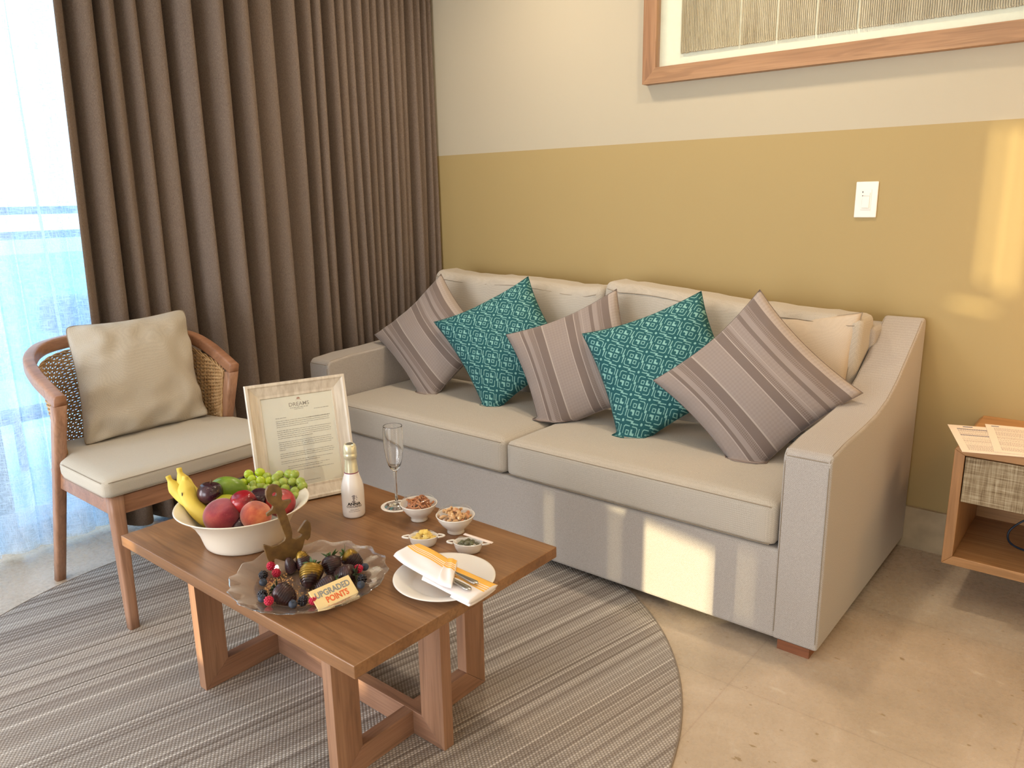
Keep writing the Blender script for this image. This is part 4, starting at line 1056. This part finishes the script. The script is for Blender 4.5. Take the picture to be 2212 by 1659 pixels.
t = NT('bronze_chocolate'); f = t.noise(t.obj(), 45, 3); an.data.materials.clear(); an.data.materials.append(t.base(t.ramp(f, [(.35, C3(98, 72, 42)), (.65, C3(126, 96, 54))]), .45, Metallic=.15))
axes(an, (.2178, .976, 0), (0, 0, 1), (.976, -.2178, 0), (-1.385, .885, PZ+.0145)); tag(an, 'brown chocolate anchor standing upright at the back left of the glass platter', 'anchor'); bev(an, .0008, 1)
# card
a_, b_, c_ = Vector((-1.163, .806, PZ+.0125)), Vector((-1.156, .899, PZ+.0135)), Vector((-1.196, .813, PZ+.0405))
cu = (b_-a_).normalized(); cw_ = cu.cross(c_-a_).normalized(); cv = cw_.cross(cu)
if cw_.x < 0: cw_ = -cw_
card = link('name_plaque', B(0, .094, 0, .043, -.003, 0), plain('white_chocolate', C3(240, 216, 160), .4, .02)); axes(card, cu, cv, cw_, a_); bev(card, .0006, 1)
tag(card, 'cream chocolate plaque with UPGRADED POINTS lettering propped at the front of the platter', 'plaque')
text('UPGRADED', .0178, plain('grey_blue_icing', C3(138, 142, 146), .5), card, Matrix.Translation((.0475, .0225, .0003)), .0002, 'lettering', sx=.86, bold=.00045)['label'] = 'grey UPGRADED lettering'
text('POINTS', .0178, plain('orange_icing', C3(226, 104, 52), .5), card, Matrix.Translation((.050, .0062, .0003)), .0002, 'lettering', sx=.84, bold=.00045)['label'] = 'orange POINTS lettering'

# snack bowls
BP = [(0, 0), (.020, 0), (.0215, .0015), (.0205, .007), (.0215, .010), (.034, .022), (.0425, .034), (.0465, .0435), (.0475, .0455), (.0462, .0462), (.0450, .0445), (.041, .035), (.032, .024), (.018, .014), (0, .012)]
def film(par, r, z, sy=1, h=.004):
    b = lathe(bmesh.new(), [(r, z), (r*.9, z+h*.6), (r*.5, z+h), (0, z+h*.8)], 36, sy=sy, fn=lambda rr, zz, a: (rr, zz+.0011*math.sin(a*5+rr*300)*(rr < r*.95)))
    return link('cling_film', b, M_film, par, True)
pb = link('snack_bowl', lathe(bmesh.new(), BP, 56), M_porc, None, True); pb.location = (-1.352, 1.258, T); tag(pb, 'small round white bowl of pretzels beside the champagne flute', 'bowl', None); film(pb, .0455, .0452, h=.016)
nb = link('snack_bowl', pb.data, None); nb.location = (-1.226, 1.260, T); tag(nb, 'small round white bowl of cashews and mixed nuts, right of the pretzel bowl', 'bowl'); film(nb, .0455, .0452, h=.019)
M_pret = skin('pretzel_crust', [(.35, C3(140, 78, 40)), (.55, C3(176, 108, 60)), (.7, C3(206, 146, 92))], 90, .35, .5)
def pretzel_mesh(kind):
    b = bmesh.new()
    if kind == 0:
        tube(b, [(.0140*math.cos(a), .0140*math.sin(a), 0) for a in [2*PI*k/28 for k in range(28)]], .0025, 8, closed=True)
        tube(b, [(.0055*math.cos(a), .0055*math.sin(a), .0006) for a in [2*PI*k/16 for k in range(16)]], .0020, 7, closed=True)
        for k in range(5): a = 2*PI*k/5+.3; tube(b, [(.0055*math.cos(a), .0055*math.sin(a), 0), (.0138*math.cos(a), .0138*math.sin(a), 0)], .0020, 7)
    else:
        p = crom([(-.004, -.012, 0), (.006, -.002, .003), (.012, .008, 0), (.005, .013, 0), (0, .006, .001), (-.005, .013, 0), (-.012, .008, 0), (-.006, -.002, -.003), (.004, -.012, 0)], 5); tube(b, p, .0022, 7)
    me = bpy.data.meshes.new('pretzel'); b.to_mesh(me); me.materials.append(M_pret)
    for q in me.polygons: q.use_smooth = True
    return me
pms = [pretzel_mesh(0), pretzel_mesh(1)]; rp = random.Random(4); first = True
for k in range(23):
    lay = k//9; a = k*2.4; rad = (.008 if k % 4 == 0 else .026)*(1-.10*lay)
    p = Vector((-1.352+rad*math.cos(a), 1.258+rad*math.sin(a), T+.034+lay*.0062+rp.uniform(0, .003)))
    rt = (rp.uniform(-.7, .7), rp.uniform(-.6, .6), rp.uniform(0, 6)); m_ = pms[rp.random() < .35]
    lb = 'brown pretzel heaped with others in the small white bowl by the flute'
    if k == 22: p = Vector((-1.345, 1.236, T+.0510)); rt = (.45, .35, .3); m_ = pms[0]; lb = 'wheel-shaped pretzel on top at the front left of its bowl'
    o = link('pretzel', m_, None); o.location = p; o.rotation_euler = rt; tag(o, lb, 'pretzel', 'pretzels in the small bowl')
M_nut = skin('cashew_nut', [(.35, C3(196, 148, 96)), (.55, C3(216, 172, 118)), (.7, C3(230, 194, 144))], 60, .4, .4)
M_nutr = skin('peanut', [(.35, C3(196, 128, 84)), (.6, C3(214, 156, 110))], 60, .45, .3)
def cashew():
    b = bmesh.new(); n = 11; p = []; r = []
    for i in range(n): a = -1.25+2.5*i/(n-1); p.append((.0078*math.cos(a), .0078*math.sin(a), 0)); r.append(.0037*(max(.12, 1-(abs(i-4)/7)**2.6)) if i not in (0, n-1) else .0012)
    tube(b, p, r, 9); me = bpy.data.meshes.new('cashew'); b.to_mesh(me); me.materials.append(M_nut)
    for q in me.polygons: q.use_smooth = True
    return me
cm = cashew(); pe = bmesh.new(); ell(pe, (0, 0, 0), (.0048, .0048, .0064), 14, 10); pm = bpy.data.meshes.new('peanut'); pe.to_mesh(pm); pm.materials.append(M_nutr)
for q in pm.polygons: q.use_smooth = True
rn = random.Random(9)
for k in range(62):
    lay = 0 if k < 26 else 1 if k < 46 else 2 if k < 58 else 3
    rm = (.037, .034, .024, .010)[lay]; rad = rm*math.sqrt(rn.random()); a = k*2.4
    z = T+.035+lay*.0066+rn.uniform(0, .002)
    pn = k % 8 == 5; o = link('peanut' if pn else 'cashew', pm if pn else cm, None)
    o.location = (-1.226+rad*math.cos(a), 1.260+rad*math.sin(a), z); o.rotation_euler = (rn.uniform(-1.2, 1.2), rn.uniform(-1, 1), rn.uniform(0, 6))
    if pn: tag(o, 'round tan peanut among the cashews in the small white bowl', 'peanut', 'peanuts in the nut bowl')
    else: tag(o, 'curved pale cashew nut heaped in the small white nut bowl', 'cashew', 'cashews in the nut bowl')
# eared oval dishes
def dish(label, loc, rz):
    o = link('eared_dish', lathe(bmesh.new(), [(0, 0), (.024, 0), (.027, .002), (.031, .010), (.0345, .0215), (.0352, .0235), (.0342, .0245), (.0325, .0232), (.029, .012), (.024, .005), (0, .004)], 48, sx=1, sy=.66), M_porc, None, True)
    o.location = loc; o.rotation_euler = (0, 0, rz); tag(o, label, 'dish')
    for s in (-1, 1):
        b = bmesh.new(); tube(b, [(s*(.0335+.0)+s*.0155*math.sin(a), .0085*math.cos(a)*(1-.25*math.sin(a)), .0222) for a in [PI*k/12 for k in range(13)]], .0024, 8); link('handle', b, M_porc, o, True)
    f = film(o, .0335, .0238, .66, .008); return o
d1 = dish('oval white eared dish of yellow cheese chunks, in front of the nut bowls', (-1.235, 1.160, T), math.radians(42))
d2 = dish('oval white eared dish of green olives with a toothpick sachet on it', (-1.129, 1.199, T), math.radians(32))
M_chs = skin('yellow_cheese', [(.35, C3(222, 188, 92)), (.6, C3(236, 208, 120)), (.75, C3(242, 220, 150))], 50, .5, .3)
rc = random.Random(6)
for k in range(15):
    lay = 0 if k < 8 else 1 if k < 13 else 2; rad = (.022, .016, .006)[lay]*math.sqrt(rc.random()); a = k*2.4
    lx, ly = rad*math.cos(a)*1.1, rad*math.sin(a)*.62; ca, sa = math.cos(math.radians(42)), math.sin(math.radians(42))
    o = link('cheese_chunk', softbox(.0066*rc.uniform(.8, 1.25), .0058, .0052, .0022, 3), M_chs, None, True); o.location = (-1.235+lx*ca-ly*sa, 1.160+lx*sa+ly*ca, T+.0165+lay*.0075)
    o.rotation_euler = (rc.uniform(-.7, .7), rc.uniform(-.7, .7), rc.uniform(0, 6)); tag(o, 'yellow chunk of cheese piled in the left oval eared dish', 'cheese', 'cheese chunks in the dish')
M_olv = skin('olive_skin', [(.35, C3(74, 74, 40)), (.6, C3(98, 96, 54))], 60, .2, .6)
oe = bmesh.new(); ell(oe, (0, 0, 0), (.0058, .0058, .0068), 16, 12); om = bpy.data.meshes.new('olive'); oe.to_mesh(om); om.materials.append(M_olv)
for q in om.polygons: q.use_smooth = True
for k in range(20):
    lay = 0 if k < 13 else 1; rad = (.025, .017)[lay]*math.sqrt((k % 13+.5)/13 if lay == 0 else (k-12.5)/7); a = k*2.4
    lx, ly = rad*math.cos(a), rad*math.sin(a)*.60; ca, sa = math.cos(math.radians(32)), math.sin(math.radians(32))
    o = link('olive', om, None); o.location = (-1.129+lx*ca-ly*sa, 1.199+lx*sa+ly*ca, T+.0150+lay*.0065); o.rotation_euler = (rc.uniform(0, 3), rc.uniform(0, 3), 0)
    tag(o, 'glossy green olive heaped in the right oval eared dish', 'olive', 'olives in the dish')
tk = link('toothpick_sachet', softbox(.040, .0042, .0007, .0006, 3), plain('sachet_paper', C3(232, 214, 204), .5, .03), None, True)
tk.location = (-1.106, 1.2085, T+.0352); tk.rotation_euler = (.05, .04, math.radians(6)); tag(tk, 'white wrapped toothpick sachet lying across the olive dish', 'toothpick')

# plate with napkin and cutlery
pt = link('dinner_plate', lathe(bmesh.new(), [(0, .0), (.062, 0), (.066, .0015), (.072, .006), (.105, .0155), (.1085, .0172), (.1075, .0185), (.103, .0182), (.076, .0105), (.070, .0062), (.064, .0045), (0, .004)], 96), M_porc, None, True)
pt.location = (-1.066, 1.056, T); tag(pt, 'round white plate carrying the folded napkin at the right end of the table', 'plate')
def napkin_mat():
    t = NT('napkin_cloth'); uv = t.sep(t.uv()); v = uv[1]; m = t.mt
    Yl, Wt = C3(246, 190, 92), C3(238, 230, 228)
    c = t.ramp(v, [(0, Wt), (.50, Yl), (.56, Wt), (.585, Yl), (.635, Wt), (.66, Yl), (.70, Wt), (.725, Yl)], 'CONSTANT')
    f = t.noise(t.obj(), 900, 2); t.bump(f, .0002, .5); return t.base(c, .85, Specular_IOR_Level=.15)
M_nap = napkin_mat()
def flap(F, Bk, z0, h, layers=1, n=22, m=14, zf=None, vr=(0, 1)):
    """padded cloth flap between a front edge F and a back edge Bk (lists of xy), rounded at both edges"""
    Fp = crom([(x, y, 0) for x, y in F], 8); Bp = crom([(x, y, 0) for x, y in Bk], 8)
    def at(P_, s): k = s*(len(P_)-1); i = min(int(k), len(P_)-2); return P_[i].lerp(P_[i+1], k-i)
    b = bmesh.new(); uvl = b.loops.layers.uv.new('UVMap'); g = []
    M2 = 2*m
    for i in range(n+1):
        s = i/n; a, d = at(Fp, s), at(Bp, s); row = []
        for j in range(M2):
            th = PI*j/m if False else None
            if j <= m: t = j/m; top = 1
            else: t = 1-(j-m)/m; top = 0
            e = (max(0, 1-(2*t-1)**2))**.5
            p = a.lerp(d, t); zc = z0(s, t) if callable(z0) else z0
            w = .0012*math.sin(s*9+t*4)+.0008*math.sin(t*14+s*3)
            p.z = zc+(h*e*.5+w*e if top else -h*e*.5); row.append((b.verts.new(p), t))
        g.append(row)
    for i in range(n):
        for j in range(M2):
            k = (j+1) % M2; q = [g[i][j], g[i][k], g[i+1][k], g[i+1][j]]
            try: f = b.faces.new([x[0] for x in q])
            except ValueError: continue
            for lp, (vv, t), s in zip(f.loops, q, (i, i, i+1, i+1)): lp[uvl].uv = (s/n, vr[0]+(vr[1]-vr[0])*t)
    for row in (g[0], g[-1]): b.faces.new([x[0] for x in row])
    return b
nk = thing('napkin', 'white napkin with yellow striped edge folded round cutlery on the white plate', 'napkin', (0, 0, 0))
zt = T+.031
def Lk(s): return zt
link('folded_cloth', flap([(-1.075, .9985), (-1.03, .9955), (-.993, .992), (-.9335, .9870)], [(-1.12, 1.090), (-1.075, 1.086), (-1.0, 1.081), (-.936, 1.078)], T+.0290, .013), M_nap, nk, True)
link('folded_cloth', flap([(-.99, .9935), (-.965, .991), (-.9345, .989)], [(-1.0, 1.077), (-.97, 1.076), (-.938, 1.074)], T+.0215, .008, vr=(.0, .45)), M_nap, nk, True)
link('wrapped_flap', flap([(-1.186, 1.022), (-1.14, 1.0085), (-1.067, .9975), (-1.003, .9900)], [(-1.1795, 1.099), (-1.155, 1.0975), (-1.115, 1.0915), (-1.0735, 1.083)], T+.0405, .016), M_nap, nk, True)
link('cuff', flap([(-1.022, .992), (-.998, .989), (-.983, .992)], [(-1.078, 1.085), (-1.068, 1.088), (-1.056, 1.087)], T+.0425, .018), M_nap, nk, True)
def handle(name, label, a, b_, w0, w1, z):
    bm = bmesh.new(); a, b_ = Vector((*a, z+.003)), Vector((*b_, z)); n = 14; g = []; d = (b_-a).normalized(); s = d.cross(Vector((0, 0, 1)))
    for i in range(n+1):
        t = i/n; w = (w0+(w1-w0)*t**1.6)*(1 if t < .86 else max(.1, math.sqrt(1-((t-.86)/.14)**2*.98))); p = a.lerp(b_, t)
        g.append([bm.verts.new(p+s*w*math.cos(q)+Vector((0, 0, .0019*math.sin(q)))) for q in [2*PI*k/12 for k in range(12)]])
    for i in range(n):
        for k in range(12): j = (k+1) % 12; bm.faces.new((g[i][k], g[i][j], g[i+1][j], g[i+1][k]))
    bm.faces.new(g[0]); bm.faces.new(g[-1]); o = link(name, bm, M_steel, None, True); tag(o, label, name); return o
handle('fork', 'steel fork, its flared handle end nearer the yellow napkin edge', (-1.060, 1.047), (-.957, 1.0420), .0032, .0078, T+.0405)
handle('knife', 'steel knife with rounded handle end, the nearer one of the two in the napkin', (-1.052, 1.024), (-.952, 1.0155), .0055, .0082, T+.0400)

# ------------------------------------------------------------------ wall things
sw = thing('light_switch', 'white rectangular dimmer switch plate on the olive wall right of the sofa', 'light switch', (-.761, WY, 1.174))
o = link('cover_plate', B(-.035, .035, -.006, 0, -.058, .058), M_white, sw); bev(o, .0025, 2)
o = link('bezel', B(-.0165, .0165, -.0078, -.005, -.0335, .0335), M_white, sw); bev(o, .0012, 1)
o = link('paddle', B(-.0125, .0125, -.0105, -.005, -.028, .012), M_white, sw); bev(o, .002, 1)
link('slider_slot', B(-.0125, -.0100, -.0084, -.0076, -.024, .027), M_gap, sw); link('slider', B(-.0125, .012, -.0108, -.006, .014, .022), M_white, sw)
ar = thing('framed_textile', 'large wooden frame with a beige corded textile behind glass, high above the sofa', 'picture', (-.9, WY, 1.61))
ax0, ax1, az1 = -1.598+.9, .75, .98
fw = .056
link('frame_bottom', prism(bmesh.new(), [(ax0, 0), (ax1, 0), (ax1-fw, fw), (ax0+fw, fw)], 'y', -.040, -.002), M_frameoak, ar)
link('frame_side', prism(bmesh.new(), [(ax0, 0), (ax0+fw, fw), (ax0+fw, az1-fw), (ax0, az1)], 'y', -.040, -.002), M_frameoakz, ar)
link('frame_side', prism(bmesh.new(), [(ax1, 0), (ax1, az1), (ax1-fw, az1-fw), (ax1-fw, fw)], 'y', -.040, -.002), M_frameoakz, ar)
link('frame_top', prism(bmesh.new(), [(ax0, az1), (ax0+fw, az1-fw), (ax1-fw, az1-fw), (ax1, az1)], 'y', -.040, -.002), M_frameoak, ar)
link('mount_board', B(ax0+.05, ax1-.05, -.010, -.004, .05, az1-.05), plain('mount_board_paint', C3(232, 230, 210), .8, .02), ar)
link('glass_pane', B(ax0+fw-.002, ax1-fw+.002, -.034, -.032, fw-.002, az1-fw+.002), M_artglass, ar)
M_cord = wood('cotton_cord', C3(176, 158, 128), C3(196, 180, 150), C3(208, 194, 166), 'z', 2, .9, .1)
bm = bmesh.new(); x = ax0+.1485; zb = .096; k = 0; rk = random.Random(3)
while x < ax1-.12:
    gap = .0066+(.006 if k in (33, 52, 71, 90) else 0); z_ = zb+rk.uniform(-.001, .001)
    r_ = .0026
    tube(bm, [(x, -.016, .80), (x+rk.uniform(-.0006, .0006), -.017, .45), (x, -.017, z_+.006), (x+.0015, -.0175, z_+.001), (x+.004, -.0175, z_+.001)], r_, 6); x += gap; k += 1
link('corded_textile', bm, M_cord, ar, True)
bm = bmesh.new(); box(bm, ax0+.146, ax0+.30, -.019, -.0135, .286, .312)
link('woven_band', bm, plain('dark_woven_band', C3(72, 58, 58), .9), ar)

# nightstand
ns = thing('nightstand', 'wall-hung oak nightstand with a linen drawer front at the right edge', 'nightstand', (-.36, WY, .138))
D_ = .384; Wn = .62; Hn = .362; t_ = .027
def npart(n_, bm, mat, b=.0015): o = link(n_, bm, mat, ns); return bev(o, b)
npart('side_panel', prism(bmesh.new(), [(0, 0), (t_, t_), (t_, Hn-t_), (0, Hn-.012), ], 'y', -D_, 0), M_nswz)
npart('side_panel', prism(bmesh.new(), [(Wn, 0), (Wn, Hn-.012), (Wn-t_, Hn-t_), (Wn-t_, t_)], 'y', -D_, 0), M_nswz)
npart('top_panel', prism(bmesh.new(), [(0, Hn-.012), (.012, Hn), (Wn-.012, Hn), (Wn, Hn-.012), (Wn-t_, Hn-t_), (t_, Hn-t_)], 'y', -D_, 0), M_nsw)
npart('bottom_panel', prism(bmesh.new(), [(0, 0), (Wn, 0), (Wn-t_, t_), (t_, t_)], 'y', -D_, 0), M_nsw)
link('back_panel', B(t_, Wn-t_, -.012, 0, t_, Hn-t_), M_nsw, ns)
def raffia():
    t = NT('raffia_weave'); o_ = t.obj(); a = t.noise(t.map(o_, (1, 1, .04)), 260, 2, .7); b_ = t.noise(t.map(o_, (.04, 1, 1)), 260, 2, .7)
    big = t.noise(t.map(o_, (1, 1, .02)), 60, 1); big2 = t.noise(t.map(o_, (.02, 1, 1)), 60, 1)
    h = t.mt('ADD', t.mt('MULTIPLY', t.mt('ADD', a, b_), .35), t.mt('MULTIPLY', t.mt('ADD', big, big2), .15))
    t.bump(h, .0006, .6); return t.base(t.ramp(h, [(.40, C3(112, 92, 66)), (.5, C3(158, 140, 112)), (.6, C3(188, 174, 148))]), .8)
dw = link('drawer', B(t_+.003, Wn-t_-.003, -D_+.003, -.03, .200, Hn-t_-.003), M_nsw, ns)
o = link('drawer_front', B(t_+.003, Wn-t_-.003, -D_-.001, -D_+.004, .198, Hn-t_-.003), raffia(), dw); bev(o, .001, 1); o['label'] = 'woven linen drawer front'
def sheet(label, x, y, z, rz, w, h, bars):
    o = link('printed_sheet', B(-w/2, w/2, -h/2, h/2, 0, .0006), plain('sheet_paper', C3(238, 226, 214), .7, .01)); o.location = (x, y, z); o.rotation_euler = (0, 0, rz); tag(o, label, 'paper')
    b = bmesh.new()
    for (x0, x1, y0, y1) in bars: box(b, x0, x1, y0, y1, .0006, .0008)
    link('coloured_rule', b, plain('blue_print', C3(44, 60, 110), .7), o)
    b = bmesh.new(); r = random.Random(len(bars)); yy = h/2-.034
    while yy > -h/2+.02:
        xx = -w/2+.02
        while xx < w/2-.02: c = r.uniform(.002, .006); box(b, xx, min(xx+c, w/2-.02), yy, yy+.0012, .0006, .0007); xx += c+.0016
        yy -= .0042+(.006 if r.random() < .12 else 0)
    link('printed_text', b, M_ink2, o); return o
sheet('lower printed form with blue rules, its corner overhanging the left side of the nightstand', -.276, 2.506, .138+Hn+.0004, math.radians(18), .21, .277, [(-.085, .100, .095, .099), (-.085, .100, .030, .034), (-.066, -.040, .120, .127)])
sheet('upper printed letter page lying overlapped on the right of the form', -.194, 2.553, .138+Hn+.0016, math.radians(13), .21, .29, [(-.09, -.07, .124, .130)])
cb = link('cable', tube(bmesh.new(), crom([(-.10, 2.62, .262), (-.17, 2.61, .255), (-.215, 2.60, .215), (-.222, 2.59, .185), (-.200, 2.57, .171), (-.14, 2.55, .170), (-.06, 2.56, .170), (.02, 2.6, .170)], 8), .003, 8), plain('blue_black_cable', C3(24, 40, 58), .5), None, True)
tag(cb, 'dark blue looped cable inside the nightstand shelf', 'cable')
